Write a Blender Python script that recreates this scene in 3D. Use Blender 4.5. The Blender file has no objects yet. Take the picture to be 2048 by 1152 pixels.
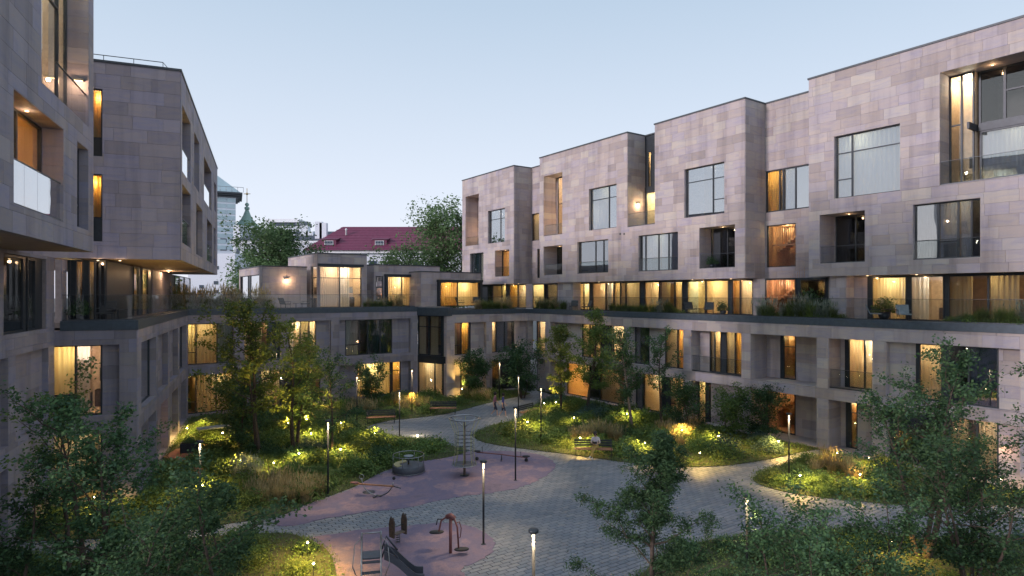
import bpy, math, random
import numpy as np
from mathutils import Vector, Matrix
rad = math.radians
# ---------------------------------------------------------------- camera, sky, sun, exposure
F, HZ, CX, H = 1250., 588., 1024., 8.6          # focal length (px of the 2048 wide photo), horizon row, centre column, eye height
sc = bpy.context.scene
COL = sc.collection
cd = bpy.data.cameras.new('camera'); cam = bpy.data.objects.new('camera', cd); COL.objects.link(cam)
cd.lens = 36*F/2048; cd.sensor_width = 36; cd.shift_y = (HZ-576)/2048; cd.clip_end = 3000; cd.clip_start = .1
cam.location = (0, 0, H); cam.rotation_euler = (rad(90), 0, 0); sc.camera = cam
SUN_EL, SUN_AZ = rad(13), rad(-120)              # azimuth from +Y, clockwise: the sun is low on the left
w = bpy.data.worlds.new("World"); sc.world = w; w.use_nodes = True
nt = w.node_tree; bg = nt.nodes['Background']
sky = nt.nodes.new('ShaderNodeTexSky'); sky.sky_type = 'NISHITA'; sky.sun_disc = False
sky.sun_elevation = SUN_EL; sky.sun_rotation = SUN_AZ; sky.altitude = 100; sky.air_density = 1.0; sky.dust_density = 2.5; sky.ozone_density = 2.0
tc = nt.nodes.new('ShaderNodeTexCoord'); sep = nt.nodes.new('ShaderNodeSeparateXYZ')
ramp = nt.nodes.new('ShaderNodeValToRGB'); mix = nt.nodes.new('ShaderNodeMix'); mix.data_type = 'RGBA'
nt.links.new(tc.outputs['Generated'], sep.inputs[0]); nt.links.new(sep.outputs['Z'], ramp.inputs[0])
SKYK = 1/0.1
cr = ramp.color_ramp; cr.elements[0].position = 0.0; cr.elements[1].position = .75
def _c(r, g, b): return (r*SKYK, g*SKYK, b*SKYK, 1)
cr.elements[0].color = _c(.66, .67, .75); cr.elements[1].color = _c(.36, .44, .545)
e = cr.elements.new(.15); e.color = _c(.56, .61, .70)
e = cr.elements.new(.42); e.color = _c(.37, .46, .57)
mix.inputs[0].default_value = .93
nt.links.new(sky.outputs[0], mix.inputs[6]); nt.links.new(ramp.outputs[0], mix.inputs[7])
nt.links.new(mix.outputs[2], bg.inputs[0]); bg.inputs[1].default_value = 0.1
sd = bpy.data.lights.new('sun', 'SUN'); so = bpy.data.objects.new('sun', sd); COL.objects.link(so)
sd.energy = 1.9; sd.angle = rad(9); sd.color = (1.0, .86, .90)
_d = Vector((math.sin(SUN_AZ)*math.cos(SUN_EL), math.cos(SUN_AZ)*math.cos(SUN_EL), math.sin(SUN_EL)))
so.rotation_euler = _d.to_track_quat('Z', 'Y').to_euler(); so.location = (-60, 0, 60)
sc.view_settings.view_transform = 'Standard'; sc.view_settings.look = 'None'
sc.view_settings.exposure = 0.57; sc.view_settings.gamma = 1.0; sc.view_settings.use_curve_mapping = False
LIT = 1.1                                        # strength of the lamps inside the rooms
# ---------------------------------------------------------------- materials
MAT = {}
def node(nt, t, **k):
    n = nt.nodes.new(t)
    for a, b in k.items(): setattr(n, a, b)
    return n
def new_mat(name):
    m = bpy.data.materials.new(name); m.use_nodes = True; MAT[name] = m
    return m, m.node_tree, m.node_tree.nodes['Principled BSDF']
def simple(name, col, rough=.6, metal=0, noise=.15, scale=6., bump=0.):
    m, t, p = new_mat(name)
    n = node(t, 'ShaderNodeTexNoise'); n.inputs['Scale'].default_value = scale; n.inputs['Detail'].default_value = 5
    tc = node(t, 'ShaderNodeTexCoord'); t.links.new(tc.outputs['Object'], n.inputs['Vector'])
    r = node(t, 'ShaderNodeValToRGB'); r.color_ramp.elements[0].position = .3; r.color_ramp.elements[1].position = .7
    r.color_ramp.elements[0].color = (*[c*(1-noise) for c in col], 1); r.color_ramp.elements[1].color = (*[min(1, c*(1+noise)) for c in col], 1)
    t.links.new(n.outputs['Fac'], r.inputs[0]); t.links.new(r.outputs[0], p.inputs['Base Color'])
    p.inputs['Roughness'].default_value = rough; p.inputs['Metallic'].default_value = metal
    if bump:
        b = node(t, 'ShaderNodeBump'); b.inputs['Strength'].default_value = bump; b.inputs['Distance'].default_value = .02
        t.links.new(n.outputs['Fac'], b.inputs['Height']); t.links.new(b.outputs[0], p.inputs['Normal'])
    return m
def ramp_node(t, cols, interp='LINEAR'):
    r = node(t, 'ShaderNodeValToRGB'); cr = r.color_ramp; cr.interpolation = interp
    while len(cr.elements) < len(cols): cr.elements.new(.5)
    for i, c in enumerate(cols):
        cr.elements[i].position = i/(len(cols)-(0 if interp == 'CONSTANT' else 1)); cr.elements[i].color = (*c, 1)
    return r
def stone(name, cols, rough=.75):
    """cladding slabs: each slab has its own shade (face attribute rnd), diagonal veining and cloudy grain"""
    m, t, p = new_mat(name)
    a = node(t, 'ShaderNodeAttribute', attribute_name='rnd')
    r = ramp_node(t, cols)
    t.links.new(a.outputs['Fac'], r.inputs[0])
    tc = node(t, 'ShaderNodeTexCoord')
    mul = node(t, 'ShaderNodeMath', operation='MULTIPLY'); mul.inputs[1].default_value = 137.; t.links.new(a.outputs['Fac'], mul.inputs[0])
    cmb = node(t, 'ShaderNodeCombineXYZ'); t.links.new(mul.outputs[0], cmb.inputs[0]); t.links.new(mul.outputs[0], cmb.inputs[2])
    add = node(t, 'ShaderNodeVectorMath', operation='ADD'); t.links.new(tc.outputs['Object'], add.inputs[0]); t.links.new(cmb.outputs[0], add.inputs[1])
    rotm = node(t, 'ShaderNodeMapping'); rotm.inputs['Rotation'].default_value = (.5, .6, .3); rotm.inputs['Scale'].default_value = (.5, .5, 2.4)
    t.links.new(add.outputs[0], rotm.inputs[0])
    n1 = node(t, 'ShaderNodeTexNoise'); n1.inputs['Scale'].default_value = 1.6; n1.inputs['Detail'].default_value = 6; n1.inputs['Distortion'].default_value = 1.2
    t.links.new(rotm.outputs[0], n1.inputs['Vector'])
    n2 = node(t, 'ShaderNodeTexNoise'); n2.inputs['Scale'].default_value = 28; n2.inputs['Detail'].default_value = 4
    t.links.new(tc.outputs['Object'], n2.inputs['Vector'])
    tint = ramp_node(t, [(.66, .68, .80), (.9, .9, .98), (1.0, .98, .93), (1.08, 1.01, .92), (1.12, 1.09, 1.05)])
    t.links.new(n1.outputs['Fac'], tint.inputs[0])
    cr = tint.color_ramp
    for i, q in enumerate((.22, .42, .5, .62, .8)): cr.elements[i].position = q
    mx = node(t, 'ShaderNodeMix', data_type='RGBA', blend_type='MULTIPLY'); mx.inputs[0].default_value = .6
    t.links.new(r.outputs[0], mx.inputs[6]); t.links.new(tint.outputs[0], mx.inputs[7])
    g = ramp_node(t, [(.82, .82, .82), (1.12, 1.12, 1.12)]); t.links.new(n2.outputs['Fac'], g.inputs[0])
    mx2 = node(t, 'ShaderNodeMix', data_type='RGBA', blend_type='MULTIPLY'); mx2.inputs[0].default_value = .7
    t.links.new(mx.outputs[2], mx2.inputs[6]); t.links.new(g.outputs[0], mx2.inputs[7])
    st = node(t, 'ShaderNodeMapping'); st.inputs['Scale'].default_value = (1.3, 1.3, .12); t.links.new(tc.outputs['Object'], st.inputs[0])
    n3 = node(t, 'ShaderNodeTexNoise'); n3.inputs['Scale'].default_value = 1.0; n3.inputs['Detail'].default_value = 7; n3.inputs['Roughness'].default_value = .6; t.links.new(st.outputs[0], n3.inputs['Vector'])
    g3 = ramp_node(t, [(.66, .66, .69), (1.0, 1.0, 1.0), (1.1, 1.09, 1.07)]); t.links.new(n3.outputs['Fac'], g3.inputs[0])
    for i_, q_ in enumerate((.3, .5, .72)): g3.color_ramp.elements[i_].position = q_
    mx3 = node(t, 'ShaderNodeMix', data_type='RGBA', blend_type='MULTIPLY'); mx3.inputs[0].default_value = .8
    t.links.new(mx2.outputs[2], mx3.inputs[6]); t.links.new(g3.outputs[0], mx3.inputs[7])
    t.links.new(mx3.outputs[2], p.inputs['Base Color']); p.inputs['Roughness'].default_value = rough
    b = node(t, 'ShaderNodeBump'); b.inputs['Strength'].default_value = .35; b.inputs['Distance'].default_value = .01
    t.links.new(n2.outputs['Fac'], b.inputs['Height']); t.links.new(b.outputs[0], p.inputs['Normal'])
    return m
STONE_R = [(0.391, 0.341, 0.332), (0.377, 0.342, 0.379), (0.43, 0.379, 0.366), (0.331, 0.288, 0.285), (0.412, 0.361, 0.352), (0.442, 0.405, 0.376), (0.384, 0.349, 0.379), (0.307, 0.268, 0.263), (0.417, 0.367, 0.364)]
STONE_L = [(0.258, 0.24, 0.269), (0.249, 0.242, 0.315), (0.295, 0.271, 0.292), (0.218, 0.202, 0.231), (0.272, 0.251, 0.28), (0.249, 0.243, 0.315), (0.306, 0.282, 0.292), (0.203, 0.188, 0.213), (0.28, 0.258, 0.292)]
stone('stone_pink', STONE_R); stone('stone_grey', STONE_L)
simple('joint', (.27, .235, .23), .9)
simple('metal_dark', (.030, .038, .046), .42, .3)
simple('pole_paint', (.018, .02, .024), .85, 0)
simple('fascia', (.055, .075, .095), .5, .2)
simple('coping', (.06, .07, .08), .5, .3)
simple('soffit', (.30, .22, .18), .7)
simple('deck', (.20, .18, .17), .8)
simple('room', (.62, .50, .36), .8)
simple('room_dark', (.09, .09, .10), .8)
simple('wood', (.42, .25, .14), .5, 0, .25, 9)
simple('brownwall', (.33, .21, .14), .7)
simple('chair_dark', (.03, .035, .04), .5)
simple('steel', (.32, .33, .34), .32, .9)
simple('steel_dark', (.07, .08, .09), .4, .7)
simple('rubber_black', (.02, .02, .022), .7)
simple('red_paint', (.19, .07, .065), .45)
simple('plastic_grey', (.06, .065, .08), .5)
simple('bench_wood', (.33, .16, .085), .55, 0, .3, 14)
simple('rope', (.42, .42, .20), .8)
simple('white_wall', (.70, .74, .80), .8, 0, .05)
simple('white_trim', (.78, .80, .82), .7)
simple('roof_red', (.155, .032, .072), .55, 0, .12, 2)
simple('roof_grey', (.16, .18, .22), .6)
simple('copper', (.24, .36, .31), .6)
simple('gold', (.45, .33, .18), .4, .8)
simple('tower_glass', (.38, .50, .54), .22, .0, .12, .3)
simple('far_glass', (.05, .07, .10), .15)
simple('bark', (.075, .055, .042), .9, 0, .35, 12, .5)
simple('bark_light', (.17, .13, .10), .9, 0, .35, 12, .5)
simple('skin', (.55, .34, .25), .6); simple('hair', (.03, .02, .018), .6)
simple('shirt_pale', (.60, .52, .54), .8); simple('trousers_mustard', (.48, .32, .09), .8)
simple('shoe_white', (.6, .6, .6), .6); simple('shirt_blue', (.035, .045, .20), .8); simple('shorts_dark', (.03, .03, .06), .8)
simple('shirt_red', (.30, .12, .16), .8); simple('book', (.03, .03, .035), .6); simple('trousers_jeans', (.10, .14, .25), .8)
simple('terracotta', (.28, .12, .07), .8, 0, .3, 5)
simple('cushion', (.22, .26, .28), .9); simple('cushion_yellow', (.38, .34, .18), .9)
simple('soil', (.035, .034, .018), 1, 0, .5, 3, .6)
def emit(name, col, s):
    m, t, p = new_mat(name)
    p.inputs['Base Color'].default_value = (*col, 1); p.inputs['Emission Color'].default_value = (*col, 1); p.inputs['Emission Strength'].default_value = s
    m.cycles.emission_sampling = 'NONE'
    return m
emit('glow_spot', (1, .80, .45), 45); emit('glow_lamp', (1, .78, .46), 2.2); emit('glow_bulb', (1, .84, .6), 25)
def glass(name, tint, fac, refl=1.0, rough=.0, k=1.):
    m = bpy.data.materials.new(name); m.use_nodes = True; MAT[name] = m; t = m.node_tree
    t.nodes.clear()
    o = node(t, 'ShaderNodeOutputMaterial'); tr = node(t, 'ShaderNodeBsdfTransparent'); gl = node(t, 'ShaderNodeBsdfGlossy')
    tr.inputs[0].default_value = (*tint, 1); gl.inputs[0].default_value = (refl, refl, refl, 1); gl.inputs['Roughness'].default_value = rough
    lw = node(t, 'ShaderNodeLayerWeight'); lw.inputs[0].default_value = .5
    pw_ = node(t, 'ShaderNodeMath', operation='POWER'); pw_.inputs[1].default_value = 5.; t.links.new(lw.outputs['Facing'], pw_.inputs[0])
    ad = node(t, 'ShaderNodeMath', operation='MULTIPLY_ADD', use_clamp=True); ad.inputs[1].default_value = k; ad.inputs[2].default_value = fac+.03; t.links.new(pw_.outputs[0], ad.inputs[0])
    mx = node(t, 'ShaderNodeMixShader'); t.links.new(ad.outputs[0], mx.inputs[0]); t.links.new(tr.outputs[0], mx.inputs[1]); t.links.new(gl.outputs[0], mx.inputs[2])
    # slight unevenness so that reflections are not perfectly straight
    n = node(t, 'ShaderNodeTexNoise'); n.inputs['Scale'].default_value = .7
    b = node(t, 'ShaderNodeBump'); b.inputs['Strength'].default_value = .04; b.inputs['Distance'].default_value = .1
    t.links.new(n.outputs['Fac'], b.inputs['Height']); t.links.new(b.outputs[0], gl.inputs['Normal'])
    t.links.new(mx.outputs[0], o.inputs[0])
    return m
glass('glass', (.86, .87, .85), .04); glass('glass_sky', (.72, .76, .80), .22); glass('glass_mirror', (.5, .55, .6), .42)
glass('glass_rail', (.90, .92, .92), -.01, k=.4); glass('glass_tint', (.55, .58, .60), .06)
def cloth(name, col, trans=.55):
    m = bpy.data.materials.new(name); m.use_nodes = True; MAT[name] = m; t = m.node_tree; t.nodes.clear()
    o = node(t, 'ShaderNodeOutputMaterial'); d = node(t, 'ShaderNodeBsdfDiffuse'); tl = node(t, 'ShaderNodeBsdfTranslucent')
    d.inputs[0].default_value = (*col, 1); tl.inputs[0].default_value = (*col, 1)
    mx = node(t, 'ShaderNodeMixShader'); mx.inputs[0].default_value = trans
    t.links.new(d.outputs[0], mx.inputs[1]); t.links.new(tl.outputs[0], mx.inputs[2]); t.links.new(mx.outputs[0], o.inputs[0])
    return m
cloth('curtain_warm', (.80, .67, .46)); cloth('curtain_sheer', (.75, .74, .70), .6); cloth('curtain_blue', (.17, .21, .26), .35); cloth('curtain_white', (.80, .82, .84), .35)
cloth('curtain_ochre', (.72, .50, .20))
def leafmat(name, cols, trans=.3):
    m = bpy.data.materials.new(name); m.use_nodes = True; MAT[name] = m; t = m.node_tree; t.nodes.clear()
    o = node(t, 'ShaderNodeOutputMaterial'); a = node(t, 'ShaderNodeAttribute', attribute_name='rnd'); r = ramp_node(t, cols)
    oi = node(t, 'ShaderNodeObjectInfo')
    hs = node(t, 'ShaderNodeHueSaturation'); mr = node(t, 'ShaderNodeMapRange'); mr.inputs[3].default_value = .75; mr.inputs[4].default_value = 1.3
    t.links.new(oi.outputs['Random'], mr.inputs[0]); t.links.new(mr.outputs[0], hs.inputs['Value']); t.links.new(r.outputs[0], hs.inputs['Color'])
    t.links.new(a.outputs['Fac'], r.inputs[0])
    d = node(t, 'ShaderNodeBsdfPrincipled'); d.inputs['Roughness'].default_value = .68; d.inputs['Specular IOR Level'].default_value = .25; tl = node(t, 'ShaderNodeBsdfTranslucent')
    t.links.new(hs.outputs[0], d.inputs['Base Color']); t.links.new(hs.outputs[0], tl.inputs[0])
    mx = node(t, 'ShaderNodeMixShader'); mx.inputs[0].default_value = trans
    t.links.new(d.outputs[0], mx.inputs[1]); t.links.new(tl.outputs[0], mx.inputs[2]); t.links.new(mx.outputs[0], o.inputs[0])
    return m
leafmat('leaf_dark', [(.028, .065, .028), (.052, .108, .044), (.09, .165, .062), (.05, .105, .065)])
leafmat('leaf_mid', [(.07, .12, .036), (.11, .185, .052), (.165, .24, .065), (.095, .165, .058)])
leafmat('leaf_light', [(.09, .14, .04), (.13, .19, .05), (.18, .23, .06), (.14, .18, .045)])
leafmat('leaf_blue', [(.06, .11, .095), (.09, .155, .125), (.13, .20, .16)])
leafmat('leaf_far', [(.07, .13, .055), (.11, .185, .075), (.15, .23, .10)], .4)
leafmat('grass_dry', [(.36, .27, .13), (.46, .37, .20), (.30, .24, .10), (.52, .44, .27)], .4)
leafmat('grass_green', [(.08, .125, .032), (.12, .165, .04), (.165, .20, .055), (.09, .14, .04)], .35)
leafmat('litter', [(.25, .20, .10), (.16, .08, .04), (.35, .33, .28), (.10, .08, .05)], .1)
leafmat('grass_pale', [(.16, .20, .16), (.24, .28, .22), (.32, .34, .28)], .35)
# ---------------------------------------------------------------- mesh helpers
class MB:
    def __init__(s): s.v = []; s.f = []; s.r = []; s.smooth = []
    def add(s, vs, fs, r=0., sm=False):
        b = len(s.v); s.v += [tuple(v) for v in vs]
        for f in fs: s.f.append(tuple(b+i for i in f)); s.r.append(r); s.smooth.append(sm)
    def box(s, sf, a0, a1, b0, b1, z0, z1, r=0.):
        P = sf.p if sf else (lambda x, y, z: (x, y, z))
        if a0 > a1: a0, a1 = a1, a0
        if b0 > b1: b0, b1 = b1, b0
        vs = [P(a0, b0, z0), P(a1, b0, z0), P(a1, b1, z0), P(a0, b1, z0), P(a0, b0, z1), P(a1, b0, z1), P(a1, b1, z1), P(a0, b1, z1)]
        s.add(vs, [(0, 3, 2, 1), (4, 5, 6, 7), (0, 1, 5, 4), (1, 2, 6, 5), (2, 3, 7, 6), (3, 0, 4, 7)], r)
        return s
    def slab(s, sf, a0, a1, b0, b1, z0, z1, r=0., c=.002):      # proud slab with chamfered front (b0 = front, no back)
        P = sf.p
        vs = [P(a0, b1, z0), P(a1, b1, z0), P(a1, b1, z1), P(a0, b1, z1), P(a0+c, b0, z0+c), P(a1-c, b0, z0+c), P(a1-c, b0, z1-c), P(a0+c, b0, z1-c)]
        s.add(vs, [(4, 5, 6, 7), (0, 1, 5, 4), (1, 2, 6, 5), (2, 3, 7, 6), (3, 0, 4, 7)], r)
    def tube(s, pts, r, n=8, r2=None, cap=True, closed=False, rv=0.):
        pts = [Vector(p) for p in pts]; N = len(pts); vs = []; up = None
        for i, p in enumerate(pts):
            if closed: d = pts[(i+1) % N]-pts[i-1]
            else: d = pts[min(i+1, N-1)]-pts[max(i-1, 0)]
            d.normalize()
            if up is None: up = Vector((0, 0, 1)) if abs(d.z) < .9 else Vector((1, 0, 0))
            a = d.cross(up)
            if a.length < 1e-4: a = d.orthogonal()
            a.normalize(); b = a.cross(d); up = b
            rr = r if r2 is None else r+(r2-r)*i/max(1, N-1)
            if isinstance(r, (list, tuple)): rr = r[i]
            for k in range(n):
                t = 2*math.pi*k/n; vs.append(p+a*(math.cos(t)*rr)+b*(math.sin(t)*rr))
        fs = []
        for i in range(N if closed else N-1):
            j = (i+1) % N
            for k in range(n):
                k2 = (k+1) % n; fs.append((i*n+k, i*n+k2, j*n+k2, j*n+k))
        if cap and not closed: fs.append(tuple(range(n-1, -1, -1))); fs.append(tuple((N-1)*n+k for k in range(n)))
        s.add(vs, fs, rv, True); return s
    def ring(s, c, R, r, n=32, m=6, tilt=None):
        M = tilt or Matrix.Identity(3); c = Vector(c)
        return s.tube([c+M@Vector((math.cos(2*math.pi*k/n)*R, math.sin(2*math.pi*k/n)*R, 0)) for k in range(n)], r, m, closed=True)
    def lathe(s, c, prof, n=24, sx=1, sy=1):
        c = Vector(c); vs = []
        for (r, z) in prof:
            for k in range(n): t = 2*math.pi*k/n; vs.append(c+Vector((math.cos(t)*r*sx, math.sin(t)*r*sy, z)))
        fs = []
        for i in range(len(prof)-1):
            for k in range(n): k2 = (k+1) % n; fs.append((i*n+k, i*n+k2, (i+1)*n+k2, (i+1)*n+k))
        fs.append(tuple(range(n-1, -1, -1))); fs.append(tuple((len(prof)-1)*n+k for k in range(n)))
        s.add(vs, fs, 0., True); return s
    def sph(s, c, r, n=10, sz=1.):
        return s.lathe(c, [(r*math.sin(math.pi*(i+.02)/(n+.04)), -r*sz*math.cos(math.pi*(i+.02)/(n+.04))) for i in range(n+1)], n+4)
    def build(s, name, mat, parent=None, loc=(0, 0, 0), rotz=0):
        me = bpy.data.meshes.new(name); me.from_pydata(s.v, [], s.f)
        at = me.attributes.new('rnd', 'FLOAT', 'FACE'); at.data.foreach_set('value', s.r)
        if any(s.smooth): me.polygons.foreach_set('use_smooth', s.smooth)
        return link(name, me, mat, parent, loc, rotz)
def link(name, me, mat, parent=None, loc=(0, 0, 0), rotz=0):
    if mat is not None and not me.materials:
        for m in (mat if isinstance(mat, (list, tuple)) else [mat]): me.materials.append(MAT[m])
    o = bpy.data.objects.new(name, me); COL.objects.link(o); o.location = loc; o.rotation_euler = (0, 0, rotz)
    if parent is not None: o.parent = parent.o if isinstance(parent, Th) else parent
    return o
def tag(o, label=None, cat=None, group=None, kind=None):
    if label: o['label'] = label
    if cat: o['category'] = cat
    if group: o['group'] = group
    if kind: o['kind'] = kind
    return o
class Th:
    """a top-level thing: an Empty at its base with world position and turn"""
    def __init__(s, name, label, cat, x, y, z=0., ang=0., group=None):
        s.o = bpy.data.objects.new(name, None); COL.objects.link(s.o); s.o.location = (x, y, z); s.o.rotation_euler = (0, 0, ang)
        s.x, s.y, s.ang = x, y, ang; s.tl = []
        tag(s.o, label, cat, group)
class Surf:
    """a vertical plane of a thing; s runs to the right seen from outside, w goes into the building"""
    def __init__(s, T, lo, la):
        s.T = T; s.lo = lo; s.la = la; s.iw = (-la[1], la[0]); c, n = math.cos(T.ang), math.sin(T.ang)
        s.c, s.n = c, n
        s.d = (c*la[0]-n*la[1], n*la[0]+c*la[1]); s.O = (T.x+c*lo[0]-n*lo[1], T.y+n*lo[0]+c*lo[1]); s.wi = (-s.d[1], s.d[0])
    def p(s, a, w, z): return (s.lo[0]+s.la[0]*a+s.iw[0]*w, s.lo[1]+s.la[1]*a+s.iw[1]*w, z)
    def S(s, px, w=0.):
        k = (px-CX)/F; ox, oy = s.O[0]+s.wi[0]*w, s.O[1]+s.wi[1]*w
        return (k*oy-ox)/(s.d[0]-k*s.d[1])
    def W(s, a, w=0.): return (s.O[0]+s.d[0]*a+s.wi[0]*w, s.O[1]+s.d[1]*a+s.wi[1]*w)
    def Z(s, px, py, w=0.):
        a = s.S(px, w); return H-(py-HZ)*s.W(a, w)[1]/F
    def ZS(s, a, py, w=0.): return H-(py-HZ)*s.W(a, w)[1]/F
def rect_minus(a0, a1, z0, z1, holes):
    hs = [h for h in holes if h[0] < a1-1e-4 and h[1] > a0+1e-4 and h[2] < z1-1e-4 and h[3] > z0+1e-4]
    if not hs: return [(a0, a1, z0, z1)]
    xs = sorted({a0, a1, *[min(max(q, a0), a1) for h in hs for q in h[:2]]}); zs = sorted({z0, z1, *[min(max(q, z0), z1) for h in hs for q in h[2:]]})
    out = []
    for i in range(len(zs)-1):
        zc = (zs[i]+zs[i+1])/2; run = None
        for j in range(len(xs)-1):
            xc = (xs[j]+xs[j+1])/2; inside = any(h[0] < xc < h[1] and h[2] < zc < h[3] for h in hs)
            if inside:
                if run is not None: out.append((run, xs[j], zs[i], zs[i+1])); run = None
            elif run is None: run = xs[j]
        if run is not None: out.append((run, xs[-1], zs[i], zs[i+1]))
    return [o for o in out if o[1]-o[0] > 1e-3 and o[3]-o[2] > 1e-3]
CRS = .56
def tiles(sf, a0, a1, z0, z1, holes=(), w=0., th=.03, mat=None, L=1.15, seed=None):
    mat = mat or sf.T.stone
    rg = random.Random(seed if seed is not None else int(abs(a0*13.7+z0*7.1+a1*3.3+sf.lo[0]*5+sf.lo[1]*11)*100))
    k = math.floor(z0/CRS+1e-6)
    while k*CRS < z1-.01:
        b0, b1 = max(z0, k*CRS), min(z1, (k+1)*CRS); k += 1
        if b1-b0 < .03: continue
        x = a0-rg.uniform(0, L)
        while x < a1:
            x2 = x+L*rg.uniform(.78, 1.22)
            if a1-x2 < .25: x2 = a1
            t0, t1 = max(x, a0), min(x2, a1); x = x2
            if t1-t0 < .02: continue
            r = rg.random(); g = .0018; pr = rg.uniform(0, .0015)
            for q in rect_minus(t0+g, t1-g, b0+g, b1-g, holes):
                if q[1]-q[0] > .02 and q[3]-q[2] > .02:
                    mb = MB(); mb.slab(sf, q[0], q[1], w-th-pr, w, q[2], q[3], r)
                    P = sf.W((q[0]+q[1])/2, w); sf.T.tl.append((math.hypot(P[0], P[1]), mat, mb))
def finish(T, lim=290):
    T.tl.sort(key=lambda q: q[0])
    for q in T.tl[:lim]: q[2].build('stone_panel', q[1], T)
    rest = {}
    for q in T.tl[lim:]:
        m = rest.setdefault(q[1], MB()); b = len(m.v); m.v += q[2].v; m.f += [tuple(i+b for i in f) for f in q[2].f]; m.r += q[2].r; m.smooth += q[2].smooth
    for k, m in rest.items(): m.build('stone_cladding', k, T)['kind'] = 'stuff'
def wall(sf, a0, a1, z0, z1, holes=(), w=0., th=.22, mat=None, part='wall', L=1.15, tile=True):
    m = MB()
    for q in rect_minus(a0, a1, z0, z1, holes): m.box(sf, q[0], q[1], w, w+th, q[2], q[3])
    m.build(part, 'joint', sf.T)
    if tile: tiles(sf, a0, a1, z0, z1, holes, w, mat=mat, L=L)
def reveal(sf, a0, a1, z0, z1, dep, mat=None, w=0., bottom=True, top=True):
    mat = mat or sf.T.stone
    """stone lining of an opening, as slabs 2.5 cm thick set just inside the hole"""
    m = MB(); t = .025; rg = random.Random(int(abs(a0*91+z0*7)*10)); f = w-.028
    n = max(1, int((z1-z0)/CRS+.5))
    for i in range(n):
        b0, b1 = z0+(z1-z0)*i/n+.004, z0+(z1-z0)*(i+1)/n-.004
        m.box(sf, a0, a0+t, f, w+dep, b0, b1, rg.random()); m.box(sf, a1-t, a1, f, w+dep, b0, b1, rg.random())
    n = max(1, int((a1-a0)/1.1+.5))
    for i in range(n):
        x0, x1 = a0+t+(a1-a0-2*t)*i/n+.004, a0+t+(a1-a0-2*t)*(i+1)/n-.004
        if top: m.box(sf, x0, x1, f, w+dep, z1-t, z1, rg.random())
        if bottom: m.box(sf, x0, x1, f, w+dep, z0, z0+t, rg.random())
    m.build('reveal', mat, sf.T)
NLIGHT = [0]
def lamp(name, loc, power, color, parent=None, r=.1, kind='POINT', spot=None, rot=None):
    d = bpy.data.lights.new(name, kind); d.energy = power; d.color = color
    if kind in('POINT', 'SPOT'): d.shadow_soft_size = r
    if spot: d.spot_size = rad(spot); d.spot_blend = .6
    o = bpy.data.objects.new(name, d); COL.objects.link(o); o.location = loc
    if rot: o.rotation_euler = rot
    if parent is not None: o.parent = parent.o if isinstance(parent, Th) else parent
    NLIGHT[0] += 1
    return o
WARM = (1, .86, .54); AMBER = (1, .74, .37)
# pane codes: curtain material, cover (part of the width drawn), room material, light per metre, light colour, glass
CODES = {
 'Y': ('curtain_warm', 1, 'room', 34, WARM, 'glass'), 'y': ('curtain_warm', 1, 'room', 11, WARM, 'glass'),
 'G': ('curtain_ochre', 1, 'room', 30, AMBER, 'glass'),
 'B': (None, 0, 'room', 30, WARM, 'glass'), 'H': ('curtain_sheer', .5, 'room', 30, WARM, 'glass'),
 'O': (None, 0, 'wood', 26, AMBER, 'glass'), 'T': (None, 0, 'wood', 30, AMBER, 'glass'),
 'o': ('curtain_warm', .6, 'brownwall', 9, AMBER, 'glass'),
 'C': ('curtain_blue', 1, 'room_dark', 0, WARM, 'glass_sky'), 'c': ('curtain_sheer', 1, 'room_dark', 0, WARM, 'glass'),
 'D': (None, 0, 'room_dark', 0, WARM, 'glass'), 'K': (None, 0, 'room_dark', 1.2, AMBER, 'glass_tint'),
 'W': ('curtain_white', 1, 'room', 5, WARM, 'glass_sky'), 'L': ('curtain_white', .45, 'room', 26, (1, .92, .8), 'glass'), 'V': ('curtain_white', .6, 'room', 4, WARM, 'glass_mirror'), 'M': (None, 0, 'room_dark', 0, WARM, 'glass_mirror'),
}
def curtain(sf, a0, a1, w, z0, z1, mat, parent, seed=0):
    rg = random.Random(seed); N = max(8, int((a1-a0)/.03)); ph = rg.uniform(0, 6); vs = []; x = 0
    per = rg.uniform(.15, .24)
    for i in range(N+1):
        a = a0+(a1-a0)*i/N; t = a/per*2*math.pi/1.0
        am = .055+.025*math.sin(a*1.7+ph)
        y = w+am*math.sin(t+.9*math.sin(a*2.3+ph))+.012*math.sin(t*2.3+ph)
        vs.append(sf.p(a, y, z0)); vs.append(sf.p(a, y+.01*math.sin(t*1.3), z1))
    m = MB(); m.add(vs, [(2*i, 2*i+2, 2*i+3, 2*i+1) for i in range(N)], rg.random(), True)
    return m.build('curtain', mat, parent)
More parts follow.
